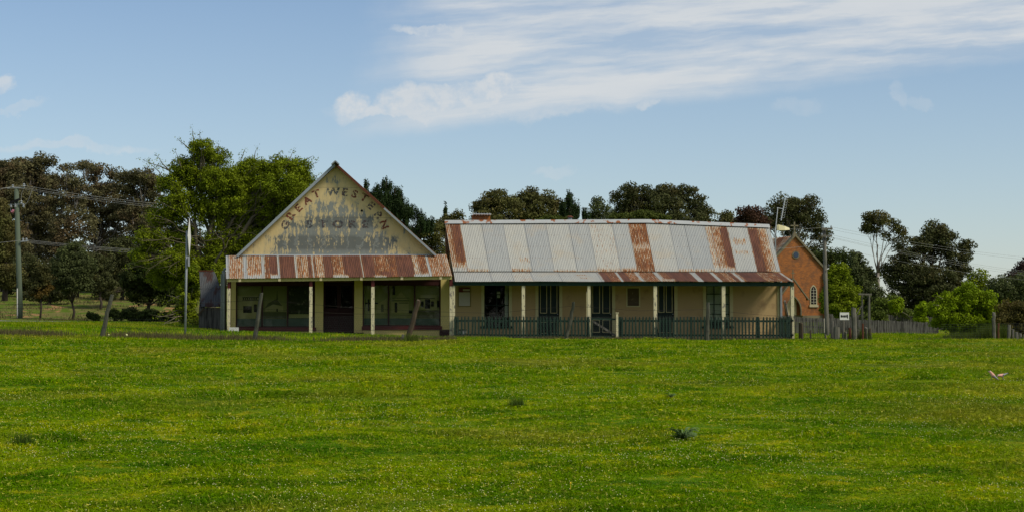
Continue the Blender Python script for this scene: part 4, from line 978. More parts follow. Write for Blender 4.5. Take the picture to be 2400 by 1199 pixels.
board(912.5,970,668,761,bo,[(bo3,rc_(917,958,706,732)),(bo3,[(920,704),(958,704),(940,683)]),(bo2,rc_(919,959,696.5,698)),(bo2,rc_(919,959,702,704)),(bo4,rc_(925,931,708,731)),(bo4,rc_(935,957,708,709.5)),(bo4,rc_(920,926,669,690)),(bo4,rc_(958,966,726,733)),(bo5,rc_(913,969,745,760))], 'photograph of a little gabled shop like the store itself')
board(973.5,1032,668,761,bo,[(bo3,rc_(985,1025,690,725)),(bo4,rc_(980,1019,697.5,699)),(bo4,rc_(986,993,705,718)),(bo4,rc_(996,1008,700,722)),(bo4,rc_(1010,1017,705,717)),(bo4,rc_(1024,1031,703,719)),(bo2,rc_(974,1031,726,744)),(bo5,rc_(974,1031,745,760))], 'photograph of a low house with dark windows, rightmost pane')

# ------------------------------------------------------------------ COTTAGE
cot = thing('cottage_building', gp(1450, YW), 'long low cottage with a patchy galvanised roof and green doors', 'cottage')
RY = YW+2.45
A = P(1047,519,RY); B = P(1802,529,RY)
MT = [(1044,1066,(.5,.72),.9),(1066,1088,(1.0,1.3),.7),(1088,1138,0,.75),(1138,1188,0,.30),(1188,1237,0,.8),(1237,1287,0,.25),(1287,1340,0,.7),(1340,1386,0,.35),(1386,1442,.10,.9),(1442,1479,0,.4),
      (1479,1521,.86,.8),(1521,1577,0,.65),(1577,1612,0,.30),(1612,1660,0,.2),(1660,1674,.45,.8),(1674,1694,(.55,.8),.8),(1694,1712,(1.15,1.4),.6),(1712,1761,0,.55),(1761,1782,(1.4,1.2),.6),(1782,1808,(.9,.35),.9),(1806,1830,0,.4),
      (1060,1090,.55,.8,.80,.90),(1088,1112,.05,.6,.9,1.1),(1044,1092,.10,.6,.92,1.1),(1660,1714,.15,.6,.90,1.1),(1660,1714,.1,.6,-.1,.04),(1761,1806,.3,.6,-.1,.05),
      (1190,1237,.62,.8,.955,1.1),(1285,1386,.55,.8,.965,1.1),(1386,1440,.5,.8,.95,1.1),(1442,1481,.85,.8,.945,1.1),(1575,1660,.5,.8,.955,1.1),(1210,1237,.38,.8,.72,.82),(1088,1140,.42,.8,.955,1.1),
      (1718,1750,.55,.6,.32,.40),(1718,1750,.42,.6,.56,.64),(1479,1521,.35,.9,.50,.57),(1479,1521,.45,.9,.68,.74),(1485,1510,.5,.9,.10,.14)]
ml = fromlist(MT, 1055, 1815)
tin('roof', P(1043,521,RY), P(1803,531,RY), P(1829,636.5,YW-.12), P(1062,635.5,YW-.12), ml, cot, label='galvanised main roof with rust-brown sheets', mids=[(0,0),(.62,.16),(1,0)])
bx_ = P(1829,636.5,YW-.12); bl_ = P(1062,635.5,YW-.12)
tin('roof', (B.x,RY,P(0,531,RY).z), (A.x-.05,RY,P(0,521,RY).z), (bl_.x, RY+2.6, bl_.z), (bx_.x, RY+2.6, bx_.z), [(0,1,.3,.5)], cot, label='hidden rear slope of the roof')
# ridge cap
RS = []
bm = BM()
def ridgept(f): 
    a = P(1042,518.5,RY); c = P(1803,528,RY); q = a.lerp(c, f); q.z += float(np.interp(f, [0,.62,1], [0,.16,0])); return q
N = 60
for i in range(N):
    p, q = ridgept(i/N), ridgept((i+1)/N)
    for s in (-1, 1):
        vs = [bm.verts.new(v) for v in (p+Vector((0,0,.045)), q+Vector((0,0,.045)), q+Vector((0,s*.17,-.125)), p+Vector((0,s*.17,-.125)))]
        bm.faces.new(vs)
rcm = mat('ridge_cap_metal', (.36,.37,.36), .55, .12, 3, (.24,.085,.03), 3.2, .55, .60, stretch=(1,1,1))
rc_o = obj('ridge_cap', bm, rcm, cot); rc_o.modifiers.new('t','SOLIDIFY').thickness = .004
# verandah roof
CV = [(1066,1150,0,.55),(1150,1200,0,.65),(1200,1245,.12,.9),(1245,1310,0,.6),(1310,1400,0,.6),(1400,1406,0,.5),(1406,1420,1.35,.6),(1420,1444,.95,.7),(1444,1451,0,.4),(1451,1467,1.3,.6),(1467,1490,.78,.8),(1490,1499,.1,.5),(1499,1535,.85,.8),(1535,1547,0,.5),
      (1547,1566,.95,.8),(1566,1622,1.35,.6),(1622,1636,.05,.5),(1636,1670,1.4,.6),(1670,1680,.0,.6),(1680,1694,1.0,.8),(1694,1712,.75,.8),(1712,1722,1.2,.6),(1722,1732,.1,.5),(1732,1738,.8,.6),(1738,1782,1.4,.6),(1782,1800,.8,.9),(1800,1825,.9,.7),(1825,1845,1.15,.7),(1838,1850,.2,.5),
      (1350,1372,.55,.8,.28,.38),(1353,1372,.5,.8,.6,.68),(1540,1572,.45,.8,.75,1.1)]
tin('verandah_roof', P(1063,637,YW-.14), P(1829,637.5,YW-.14), P(1859,658.5,YF-.15), P(1066,658.5,YF-.15), fromlist(CV, 1065, 1844), cot, label='low verandah roof, silver on the left and rusty on the right')
bm = BM()
for px in np.arange(1064, 1862, 33):
    g = P(px, 640, YW-.12); e = P(px, 663, YF-.02); x_ = P(px, 660, YF).x; beam(bm, (x_, YW, g.z-.10), (x_, YF-.05, P(px,662,YF).z-.02), .05, .08)
obj('rafters', bm, M['green'], cot)
bm = BM(); a = P(1063, 668, YF-.03); c = P(1861, 660.5, YF-.03); box(bm, a.x, c.x, YF-.03, YF+.06, a.z, c.z); obj('verandah_beam', bm, M['green'], cot)
cs_ = P(1829, 640, YW); bm = BM(); e_ = P(1860,664,YF); beam(bm, (e_.x-.05, YF+.07, e_.z), (e_.x-.05, YW+.3, e_.z), .07, .14); obj('side_beam', bm, M['green'], cot)
for a, c in ((1061.5,1066.5),(1223,1230.5),(1377,1384),(1532,1540),(1692,1700),(1853.5,1861)): post(a, c, 667, cot)
bm = BM(); pbx(bm, 1374.5, 1376.8, 682, 797, YF+.02, .04); obj('post_cleat', bm, M['cream'], cot)
# wall with openings: panels between openings
holes = [(1135,1193,664,764),(1262,1311,655,790),(1386,1435,655,790),(1540,1581,655,790),(1655,1711,664,764)]
xl, xr = 1066, 1828; bm = BM(); cur = xl
for a, c, y0, y1 in holes:
    pbx(bm, cur, a, 638, 797, YW, .3); pbx(bm, a, c, 638, y0, YW+.0, .3)
    if y1 < 780: pbx(bm, a, c, y1, 797, YW, .3)
    cur = c
pbx(bm, cur, xr, 638, 797, YW, .3); obj('front_wall', bm, M['render'], cot)
xa, xb = P(1066,700,YW).x, P(1828,700,YW).x; zg = gz(1800)-.2; ze = bl_.z-.03
bm = BM(); rx0 = P(1066,0,YW).x
for X0, X1 in ((xa, xa+.25), (xb-.25, xb)):
    vs = [(YW+.302, zg), (RY+2.4, zg), (RY+2.4, ze), (RY, P(0,531,RY).z-.12), (YW+.302, ze+.22)]
    A_ = [bm.verts.new((X0, y, z)) for y, z in vs]; B_ = [bm.verts.new((X1, y, z)) for y, z in vs]
    bm.faces.new(A_[::-1]); bm.faces.new(B_)
    for i in range(5): bm.faces.new((A_[i], A_[(i+1) % 5], B_[(i+1) % 5], B_[i]))
box(bm, xa+.251, xb-.251, RY+2.2, RY+2.4, zg, ze); obj('end_walls', bm, M['render'], cot)
bm = BM(); pbx(bm, 1829.5, 1833, 640, 797, YW-.1, .08); obj('downpipe', bm, M['galv'], cot)
bm = BM(); pbx(bm, 1823, 1827, 642, 797, YW-.03, .028); obj('corner_board', bm, M['trim'], cot)
# black sheet standing in for the unlit cottage interior
bm = BM(); box(bm, xa+.3, xb-.3, YW+1.6, YW+1.7, zg, ze); obj('dark_interior_sheet', bm, M['black'], cot)
# verandah floor
bm = BM(); a = P(1064,790,YF); c = P(1858,790,YF); box(bm, a.x, c.x, YF+.25, YW-.002, gz(1450)-.3, gz(1450)+.06); obj('verandah_floor', bm, M['stone'], cot)
def architrave(parent, a, c, y0, y1, w=7):
    bm = BM(); pbx(bm, a-w, a, y0, y1, YW-.03, .028); pbx(bm, c, c+w, y0, y1, YW-.03, .028); obj('architrave', bm, M['trim'], parent)
def cdoor(a, c, panels):
    bm = BM(); pbx(bm, a, c, 655, 790, YW+.10, .05); d = obj('door', bm, M['dkgreen'], cot)
    architrave(d, a, c, 655, 790)
    for x0_, x1_, y0_, y1_ in panels:
        bm = BM(); w = 1.3
        pbx(bm, x0_, x0_+w, y0_, y1_, YW+.085, .014); pbx(bm, x1_-w, x1_, y0_, y1_, YW+.085, .014); pbx(bm, x0_+w, x1_-w, y1_-w, y1_, YW+.086, .013); pbx(bm, x0_+w, x1_-w, y0_, y0_+w, YW+.086, .013)
        obj('panel_moulding', bm, M['trim'], d)
    bm = BM(); bmesh.ops.create_uvsphere(bm, u_segments=8, v_segments=6, radius=.03, matrix=Matrix.Translation(P(c-4, 735, YW+.07))); obj('handle', bm, M['galv'], d)
cdoor(1262, 1311, [(1266,1282,660,733),(1290,1306,660,733),(1266,1282,753,780),(1290,1306,753,780)])
cdoor(1386, 1435, [(1388.5,1406,660,733),(1412,1430,660,733),(1388.5,1406,748,778),(1412,1430,748,778)])
cdoor(1540, 1581, [(1543,1557,660,731),(1561,1576,660,731),(1543,1557,750,779),(1561,1576,750,779)])
def sash(a, c, cols, rows, blind, lab):
    bm = BM(); y0, y1 = 664, 764; w = 1.6
    pbx(bm, a, a+w, y0, y1, YW+.08, .06); pbx(bm, c-w, c, y0, y1, YW+.08, .06); pbx(bm, a+w, c-w, y0, y0+w, YW+.081, .055); pbx(bm, a+w, c-w, y1-w, y1, YW+.081, .055)
    for i in range(1, cols): x = a+(c-a)*i/cols; pbx(bm, x-.8, x+.8, y0+w, y1-w, YW+.09, .03)
    for j in rows: pbx(bm, a+w, c-w, j-.8, j+.8, YW+.088, .036)
    f = obj('window', bm, M['dkgreen'], cot, label=lab)
    architrave(f, a, c, 662, 762)
    bm = BM(); pbx(bm, a-9, c+9, 763.5, 768, YW-.10, .16); obj('sill', bm, M['dkgreen'], f)
    bm = BM(); pbx(bm, a+w, c-w, y0+w, y1-w, YW+.105, .004); obj('pane', bm, M['glass'], f)
    for x0_, x1_, yb0, yb1 in blind:
        bm = BM(); pbx(bm, x0_, x1_, yb0, yb1, YW+.17, .01); obj('blind', bm, M['curtain'], f)
sash(1135, 1193, 2, [714], [(1183,1191,668,742),(1163,1172,682,688),(1164,1172,690,697)], 'dark sash window with a strip of curtain')
sash(1655, 1711, 3, [688, 712, 735, 752], [(1657,1709,666,752)], 'twelve-pane sash window with pale blinds')
# notice boards on the wall
nb = thing('notice_board', P(1088, 718, YW), 'pale notice with a dark red heading on the wall by the store', 'notice board')
bm = BM(); pbx(bm, 1073, 1104, 670, 718, YW-.03, .028); obj('frame', bm, mat('notice_frame', (.20,.15,.05), .8), nb)
bm = BM(); pbx(bm, 1075.5, 1101.5, 684, 715.5, YW-.036, .005); obj('paper_sheet', bm, M['paper'], nb)
bm = BM(); pbx(bm, 1075.5, 1101.5, 672.5, 684, YW-.037, .006); obj('heading', bm, M['red'], nb)
bm = BM(); pbx(bm, 1085, 1101, 676.5, 680, YW-.040, .002); pbx(bm, 1086, 1100, 682.3, 683.2, YW-.040, .002); obj('lettering', bm, M['paper'], nb)
nb = thing('framed_poster', P(1484, 718, YW), 'dark brown poster in a thin cream frame between two green doors', 'poster')
bm = BM(); pbx(bm, 1468, 1470.5, 672, 718, YW-.03, .028); pbx(bm, 1498, 1500.5, 672, 718, YW-.03, .028); pbx(bm, 1470.5, 1498, 672, 674.3, YW-.029, .027); pbx(bm, 1470.5, 1498, 715.7, 718, YW-.029, .027); obj('frame', bm, M['trim'], nb)
bm = BM(); pbx(bm, 1470.5, 1498, 674.3, 715.7, YW-.015, .01); obj('picture', bm, M['brownp'], nb)
# chimney & flue
ch = BM(); Y_ = RY+.9; pbx(ch, 1109, 1149, 503, 560, Y_, .8); chim = obj('chimney', ch, M['brick'], cot)
a = P(1105,502,Y_-.12); c = P(1152,502,Y_-.12)
tin('chimney_cap', (a.x, Y_+.95, a.z+.10), (c.x, Y_+.95, a.z+.10), (c.x, Y_-.12, a.z-.02), (a.x, Y_-.12, a.z-.02), [(0,1,0,.9)], None, pitch=.13, amp=.025)
cap = bpy.context.scene.objects['chimney_cap']; cap.data.transform(Matrix.Translation(-rootloc(cot))); cap.parent = chim
bm = BM(); p = P(1336,560,RY+.7); q = P(1336,510,RY+.7); tube(bm, [p, q], .10, 10); fl_ = obj('flue', bm, M['galv'], cot)
bm = BM(); tube(bm, [q+Vector((0,0,.0)), q+Vector((0,0,.03)), q+Vector((0,0,.09))], [.16,.155,.06], 10); obj('flue_cowl', bm, M['rustiron'], fl_)
# wooden chair/boxes on the verandah, pale bucket
pt = thing('planter_pot', gp(1083, YF+.5), 'pale pot with a dark rim behind the left end of the pickets', 'pot')
bm = BM(); g = gp(1083, YF+.5); tube(bm, [g, g+Vector((0,0,.22)), g+Vector((0,0,.30))], [.13,.19,.19], 10); obj('pot_body', bm, M['galv'], pt)
bm = BM(); tube(bm, [g+Vector((0,0,.30)), g+Vector((0,0,.34))], [.21,.21], 10); obj('pot_rim', bm, M['black'], pt)

# ------------------------------------------------------------------ picket fences
def picket_mesh(h):
    bm = BM(); w = .036; pts = [(-w, 0), (w, 0), (w, h-.10), (w*.72, h-.07), (w*.9, h-.05), (0, h), (-w*.9, h-.05), (-w*.72, h-.07), (-w, h-.10)]
    prism(bm, pts, -.010, .010); me = bpy.data.meshes.new('picket'); bm.normal_update(); bm.to_mesh(me); bm.free(); me.materials.append(M['green']); return me
PK = picket_mesh(1.06)
YP = 69.75
def pfence(px0, px1, label, Y=YP, pitch=8.05, sharpen=None, posts=()):
    f = thing('picket_fence', gp((px0+px1)/2, Y), label, 'fence', 'green picket fencing before the cottage')
    n = int((px1-px0)/pitch); base = rootloc(f)
    for i in range(n+1):
        px = px0+i*pitch; x = P(px, 740, Y).x; zt_ = P(px, 739.5+random.uniform(-.8,.8)+ (px-1060)*.0015, Y).z
        o = bpy.data.objects.new('picket', PK); C.objects.link(o); o.parent = f
        o.location = Vector((x, Y, zt_-1.06))-base; o.rotation_euler = (random.gauss(0,.008), random.gauss(0,.014), 0)
    for y_ in (750.5, 784):
        bm = BM(); a = P(px0-2, y_, Y+.012); c = P(px1+2, y_+1, Y+.012); beam(bm, a+Vector((0,.035,0)), c+Vector((0,.035,0)), .045, .09); obj('rail', bm, M['green'], f)
    for px in posts:
        bm = BM(); p = P(px, 741, Y+.10); g = gz(px, Y)-.2; box(bm, p.x-.05, p.x+.05, Y+.07, Y+.17, g, p.z); obj('fence_post', bm, M['green'], f)
    return f
pfence(1066, 1381, 'green picket fence from the store corner to the gate', posts=(1068,1146,1300,1378))
pfence(1450, 1851, 'green picket fence from the gate to the right corner post', posts=(1454,1620,1775,1849))
# return fence along the side
f = thing('picket_fence', (P(1858,740,YP).x, 71, gz(1850)), 'short green picket return at the right end of the verandah, seen edge-on', 'fence', 'green picket fencing before the cottage')
base = rootloc(f); x = P(1858.5, 740, YP).x
for i in range(15):
    o = bpy.data.objects.new('picket', PK); C.objects.link(o); o.parent = f; o.location = Vector((x-.02, YP+.12+i*.15, P(1850,741,YP).z-1.06))-base; o.rotation_euler = (0,0,R(90))
for zz in (750, 784):
    bm = BM(); z_ = P(1850,zz,YP).z; beam(bm, (x+.01, YP+.02, z_), (x+.01, YP+2.3, z_), .045, .09); obj('rail', bm, M['green'], f)
# gate with wire infill
gt = thing('garden_gate', gp(1415, YP), 'dark green wire-filled gate with a diagonal brace before the middle door', 'gate')
bm = BM()
for y_ in (746, 787): beam(bm, P(1386,y_,YP), P(1447,y_+1,YP), .04, .07)
for x_ in (1387, 1446): beam(bm, P(x_,744,YP-.002), P(x_,790,YP-.002), .07, .045)
obj('gate_frame', bm, M['green'], gt)
bm = BM(); beam(bm, P(1390,752,YP+.03), P(1444,786,YP+.03), .03, .09); obj('brace', bm, M['plank'], gt)
gp_ = thing('gate_post', gp(1452, YP), 'short cream gate post standing right of the garden gate', 'post')
bm = BM(); a = P(1444, 733, YP-.14); c = P(1449, 733, YP-.14); box(bm, a.x, c.x, YP-.14, YP-.02, gz(1452)-.2, a.z); obj('shaft', bm, M['post'], gp_)
bm = BM(); box(bm, a.x-.02, c.x+.02, YP-.16, YP+.0, a.z, a.z+.04); obj('cap', bm, M['post'], gp_)

# ------------------------------------------------------------------ wire fence in front
YN = 63.6
def oldpost(bx__, top, w, label, material='posts', Y=YN, name='leaning_post', group='leaning posts of the old wire fence', tip=.8, cat='post', flat=False):
    px, py = bx__; g = gp(px, Y); t = P(top[0], top[1], Y+random.uniform(-.15,.15)); r = w*ppm(px, Y)/2
    bm = BM(); d = t-g; n = 7 if d.length > 1.1 else 2; j_ = .010 if n > 2 else .003; pts = [g-d.normalized()*.25]+[g+d*(i/n)+Vector((random.gauss(0,j_), random.gauss(0,j_), 0)) for i in range(n+1)]
    tube(bm, pts, [r*1.1]+[r*(1.05-(1.05-tip)*i/n)*random.uniform(.95,1.05) for i in range(n+1)], 7 if not flat else 4)
    top_ = [v for v in bm.verts if (v.co-t).length < r*1.6]
    for v in top_: v.co.z += random.uniform(-.05, .03)
    o = obj(name, bm, M[material], None, g); return tag(o, label, cat, group)
oldpost((240,792),(262,690),11,'mossy dark post leaning right, leftmost of the wire fence')
oldpost((597,800),(613,686),11,'split grey post leaning before the left shop window')
oldpost((955,800),(981,702),13,'thick brown-footed post leaning before the right shop window','timbrown')
oldpost((1326,797),(1345,707),9,'slim grey-green post leaning before the first green door')
oldpost((1658,797),(1659,708),10,'upright pale grey post before the twelve-pane window')
st_ = gp(947, YN); bm = BM(); tube(bm, [st_-Vector((0,0,.2)), st_+Vector((0,0,.18)), st_+Vector((.03,0,.28))], [.15,.13,.10], 8)
tag(obj('stump', bm, M['timber'], None, st_), 'short grey stump at the foot of the leaning brown post', 'stump')
def wirepts(pts, Y, sagf=0, r=.006, bm=None):
    tube(bm, [P(x, y, Y) for x, y in pts], r, 4)
for k, (lab, pts) in enumerate([('top strand of barbed wire sagging between the leaning posts', [(-60,712),(120,712),(256,705),(420,712),(612,702),(800,718),(979,728),(1160,733),(1250,724),(1343,716),(1500,727),(1659,724),(1760,735),(1865,742)]),
                 ('middle strand of barbed wire below the top strand', [(-60,722),(256,720),(430,728),(610,722),(700,729),(820,734),(975,738),(1150,742),(1341,742),(1500,745),(1659,741),(1865,746)]),
                 ('lowest strand of barbed wire above the grass', [(-60,765),(252,765),(430,772),(604,768),(800,775),(968,770),(1160,778),(1335,772),(1500,778),(1659,775),(1865,780)])]):
    bm = BM(); wirepts(pts, YN-.08, bm=bm, r=.0048)
    pp = [P(x, y, YN-.08) for x, y in pts]
    for a, c in zip(pp[:-1], pp[1:]):
        n = int((c-a).length/.14)
        for i in range(n):
            q = a.lerp(c, i/n); beam(bm, q+Vector((-.012,0,-.012)), q+Vector((.012,0,.012)), .004)
    tag(obj('barbed_wire', bm, M['wire'], None, P(500,760,YN)), lab, 'wire', 'strands of the old wire fence')
def netting(px0, px1, pytop, Y, label, cell=.055, r=.0021, hang=0, name='wire_netting', matn='netw', square=False, gbase=True):
    x0 = P(px0, HOR, Y).x; x1 = P(px1, HOR, Y).x; ztop = P((px0+px1)/2, pytop, Y).z
    cx = cell*.866*2; E = []
    nx = int((x1-x0)/cx); zb = min(float(Z(x0, Y)), float(Z(x1, Y)), float(Z((x0+x1)/2, Y)))-.02; nz = int((ztop-zb)/(cell*1.5))+1
    if square:
        nx = int((x1-x0)/cell); nz = int((ztop-zb)/cell)+1
        for i in range(nx+1): E.append(((x0+i*cell, zb), (x0+i*cell, ztop)))
        for j in range(nz+1): E.append(((x0, ztop-j*cell), (x1, ztop-j*cell)))
    else:
        for j in range(nz):
            for i in range(nx):
                ox = x0+i*cx+(cx/2 if j % 2 else 0); oz = ztop-j*cell*1.5
                E += [((ox, oz), (ox+cx/2, oz-cell/2)), ((ox+cx/2, oz-cell/2), (ox+cx, oz)), ((ox+cx/2, oz-cell/2), (ox+cx/2, oz-cell*1.5))]
    E = np.array(E)                                   # (n,2,2)
    gz_ = Z(E[:,:,0].mean(1), np.full(len(E), Y)); E = E[(E[:,:,1].max(1) > gz_)]
    wob = lambda x, z: .035*np.sin(x*1.7+z*2)+.02*np.sin(x*5.1)
    a = np.stack([E[:,0,0], Y+wob(E[:,0,0], E[:,0,1]), E[:,0,1]+.02*np.sin(E[:,0,0]*1.1)], -1); c = np.stack([E[:,1,0], Y+wob(E[:,1,0], E[:,1,1]), E[:,1,1]+.02*np.sin(E[:,1,0]*1.1)], -1)
    d = c-a; d /= np.linalg.norm(d, axis=1, keepdims=True); s = np.cross(d, [0,1,0]); t = np.cross(s, d)
    V = np.stack([e+r*(s*math.cos(q)+t*math.sin(q)) for e in (a, c) for q in (0, 2.094, 4.189)], 1); n = len(a)
    F = (np.arange(n)[:,None,None]*6+np.array([(0,1,4,3),(1,2,5,4),(2,0,3,5)])[None]).reshape(-1, 4)
    o = finish(name, npmesh(name, V.reshape(-1, 3), F), M[matn], None, (x0, Y, zb)); return tag(o, label, 'netting')
netting(250, 604, 745, YN+.1, 'rusty chicken netting sagging across the verge left of the store', r=.0014)
netting(600, 1866, 740, YN+.1, 'long run of chicken netting across the front of store and cottage', r=.0022)

# ------------------------------------------------------------------ right-hand stumps, fences
GS = 'old stump posts right of the cottage'
S = [(1877,11,756,'timbrown','brown square-topped stump nearest the picket corner'),(1899,4,773,'timbrown','thin short stake behind the brown stump'),(1935,4,783,'timber','tiny stake in the grass left of the big stump'),
     (1950,7,752,'timber','dark slab leaning on the big grey stump'),(1960,15,764,'timber','big thick grey stump, widest of the row'),(1976,6,749,'timber','dark post carrying the white sign'),
     (1982,6,776,'timber','short dark stump under the white sign'),(1992,7,768,'rustiron','reddish-brown stump left of the tall post'),(2002,12,720,'timber','tall weathered post standing above the stumps'),
     (2011,6,772,'timber','mossy stump just right of the tall post'),(2022,4.5,757,'rustiron','rusty iron star picket among the stumps'),(2030,7,766,'timber','grey stump right of the rusty picket'),(2038,8,769,'timbrown','last brown stump before the open grass'),
     (2329,8,730,'timber','tall pale post beside the lime bush'),(2339,5,756,'rustiron','rusty iron picket right of the pale post'),(2364,8,760,'timber','pale sawn post in the reeds near the right edge'),
     (2373,7,771,'timber','stepped stump right of the sawn post'),(2382,8,777,'timber','low stump third from the right edge'),(2391,8,780,'timber','low stump second from the right edge'),(2400,8,784,'timber','lowest stump cut by the right edge')]
for px, w, yt, mm, lab in S:
    oldpost((px,797),(px+random.uniform(-1,1),yt),w,lab,mm,Y=69.0+random.uniform(-.2,.5),name='stump_post',group=GS,tip=.95)
netting(1868, 2045, 752, 69.2, 'square wire mesh nailed to the stump posts', cell=.10, r=.0026, square=True, name='wire_mesh')
netting(2205, 2400, 758, 69.4, 'wire mesh running in front of the lime bush', cell=.10, r=.0026, square=True, name='wire_mesh')
sg = thing('lane_sign', P(1979, 749, 68.9), 'small white sign with black writing on a dark stump post', 'sign')
bm = BM(); pbx(bm, 1968.5, 1990, 731, 748.5, 68.85, .012); obj('sign_plate', bm, M['white'], sg)
bm = BM()
for i, (a, c, y0, y1) in enumerate([(1970.5,1974,737,741.5),(1974.5,1977,738,741),(1977.5,1980.5,737.5,741.5),(1981,1984,737.5,741),(1984.5,1987.5,736,743),(1986,1987.5,743,745),(1970.5,1984,741.8,742.6)]): pbx(bm, a, c, y0, y1, 68.846, .003)
obj('lettering', bm, M['blacki'], sg)
sg = thing('low_sign', P(548, 777, 69.6), 'low white board with black writing at the left foot of the store', 'sign')
bm = BM(); pbx(bm, 537, 559.5, 766, 778, 69.6, .015); obj('sign_plate', bm, M['white'], sg)
bm = BM()
for a, c, y0, y1 in ((542,546,774.5,777),(546.5,549,774,777),(549.5,553,774.5,776.5),(553.5,557,774,777)): pbx(bm, a, c, y0, y1, 69.596, .003)
obj('lettering', bm, M['blacki'], sg)
# reeds
def reeds(px0, px1, ytop, Y, n, label, material='tuft'):
    px = rng.uniform(px0, px1, n); x = np.array([P(a, HOR, Y).x for a in px]); y = Y+rng.normal(0, .35, n); z = Z(x, y)
    mid = (px0+px1)/2; hmax = P(mid, ytop, Y).z-gp(mid, Y).z
    h = hmax*rng.uniform(.35, 1, n)*np.clip(1.15-((px-mid)/((px1-px0)/2))**2*.6, .3, 1)
    V, F, r = blades(x, y, z, h, .022, .25); o = finish('reed_clump', npmesh('reed_clump', V, F, {'rnd': ('FACE', r)}), M[material], None, gp(mid, Y)); return tag(o, label, 'plant')
reeds(2290, 2372, 752, 69.8, 2600, 'tall green reeds growing through the wire near the right edge')
reeds(2215, 2300, 772, 70.2, 1600, 'rank green growth under the lime bush', 'tuft')
reeds(2005, 2034, 762, 69.6, 500, 'leafy weeds among the stump posts', 'tuft')
reeds(1985, 2000, 775, 69.6, 160, 'thin grass at the foot of the tall post', 'tuft')
# paling fences
def palings(px0, px1, yt0, yt1, yb0, yb1, Y, label, n):
    f = thing('paling_fence', gp((px0+px1)/2, Y), label, 'fence'); bm = BM()
    for i in range(n):
        u0_, u1_ = i/n, (i+.9)/n; a = P(px0+(px1-px0)*u0_, yt0+(yt1-yt0)*u0_+random.uniform(-1,1.2), Y); c = P(px0+(px1-px0)*u1_, yb0+(yb1-yb0)*u0_, Y)
        j = random.uniform(-.012, .012); box(bm, a.x, c.x, Y+j, Y+j+.02, min(c.z, float(Z(a.x, Y)))-.1, a.z)
    obj('paling_boards', bm, M['plank'], f)
    for q in (.22, .75):
        bm = BM(); a = P(px0, yt0+(yb0-yt0)*q, Y+.06); c = P(px1, yt1+(yb1-yt1)*q, Y+.06); beam(bm, a+Vector((0,.02,0)), c+Vector((0,.02,0)), .06, .09); obj('rail', bm, M['plank'], f)
palings(1850, 2200, 741, 755, 770, 783, 103, 'long grey paling fence crossing behind the stump posts', 86)
palings(1940, 2215, 731, 742, 760, 760, 116, 'older dark paling fence half hidden behind the long one', 60)
tag(obj('white_stake', (lambda b_: (pbx(b_, 1931.7, 1932.9, 745, 778, 90, .05), b_)[1])(BM()), M['paper'], None, gp(1932, 90)), 'thin white stake left of the grey pole base', 'stake')
# double pole frame
fr = thing('pole_frame', gp(2030, 98), 'grey timber frame of two poles and a crossbar', 'frame')
for px, w in ((2021, .075), (2037, .095)):
    bm = BM(); g = gp(px, 98); t_ = P(px+(-.5), 688, 98); tube(bm, [g-Vector((0,0,.3)), t_], [w, w*.75], 8); obj('pole', bm, M['timber'], fr)
bm = BM(); beam(bm, P(2012,688,97.8), P(2043,689,97.8), .08, .10); obj('crossbar', bm, M['timber'], fr)
bm = BM(); beam(bm, P(2008,735,97.9), P(2020,715,97.9), .05, .05); obj('strut', bm, M['timber'], fr)

# ------------------------------------------------------------------ church
CY = 168.0; k = ppm(1860, CY)
c0 = gp(1864, CY); c0.z = P(1864, 746, CY).z-1.5
church = thing('church_building', c0, 'small orange brick church with stone copings and a cross on its gable', 'church')
hw = 66*k*1.13; ze_ = P(1930, 632, CY).z-c0.z; za = P(1864, 553, CY).z-c0.z; zb_ = P(1864, 738, CY).z-c0.z; dpt = 15
def cob(name, bm, material, parent=church, **kw):
    me = bpy.data.meshes.new(name); bm.normal_update(); bm.to_mesh(me); bm.free(); me.materials.append(material)
    o = bpy.data.objects.new(name, me); C.objects.link(o); o.parent = parent; return o
church.rotation_euler = (0, 0, R(9))
bm = BM(); prism(bm, [(-hw, zb_), (hw, zb_), (hw, ze_), (0, za), (-hw, ze_)], 0, .35); box(bm, -hw, -hw+.35, .352, dpt, zb_, ze_); box(bm, hw-.35, hw, .352, dpt, zb_, ze_); cob('wall', bm, M['brick'])
bm = BM(); prism(bm, [(-hw+.002, zb_+.002), (hw-.002, zb_+.002), (hw-.002, ze_), (0, za-.1), (-hw+.002, ze_)], dpt-.35, dpt); cob('rear_wall', bm, M['brick'])
bm = BM(); box(bm, -hw-.08, hw+.08, -.08, dpt+.1, -1.5, zb_-.002); cob('plinth', bm, M['stone'])
for s in (-1, 1):
    bm = BM(); d = Vector((s*(hw+.3), 0, ze_-.25))-Vector((0,0,za)); beam(bm, Vector((0,.1,za+.10)), Vector((s*(hw+.15), .1, ze_-.05)), .62, .19, up=Vector((0,0,1))); cob('coping', bm, M['stone'])
    o = tin('roof', (0,.45,za+.02), (0,dpt+.2,za+.02), (s*(hw+.35),dpt+.2,ze_-.32), (s*(hw+.35),.45,ze_-.32), [(0,.12,.6,.8),(.12,.25,.9,.8),(.25,.4,.5,.8),(.4,.7,1,.8),(.7,1,.6,.8)], None, pitch=.15, amp=.02); o.parent = church
    bm = BM(); box(bm, s*hw-.3, s*hw+.3, -.25, .5, ze_-1.0, ze_-.35); cob('kneeler', bm, M['stone'])
    bm = BM(); box(bm, s*hw-.25, s*hw+.12, -.45, .002, zb_-.4, zb_+3.4); box(bm, s*hw-.2, s*hw+.1, -.3, .001, zb_+3.4, zb_+4.2); cob('buttress', bm, M['brick'])
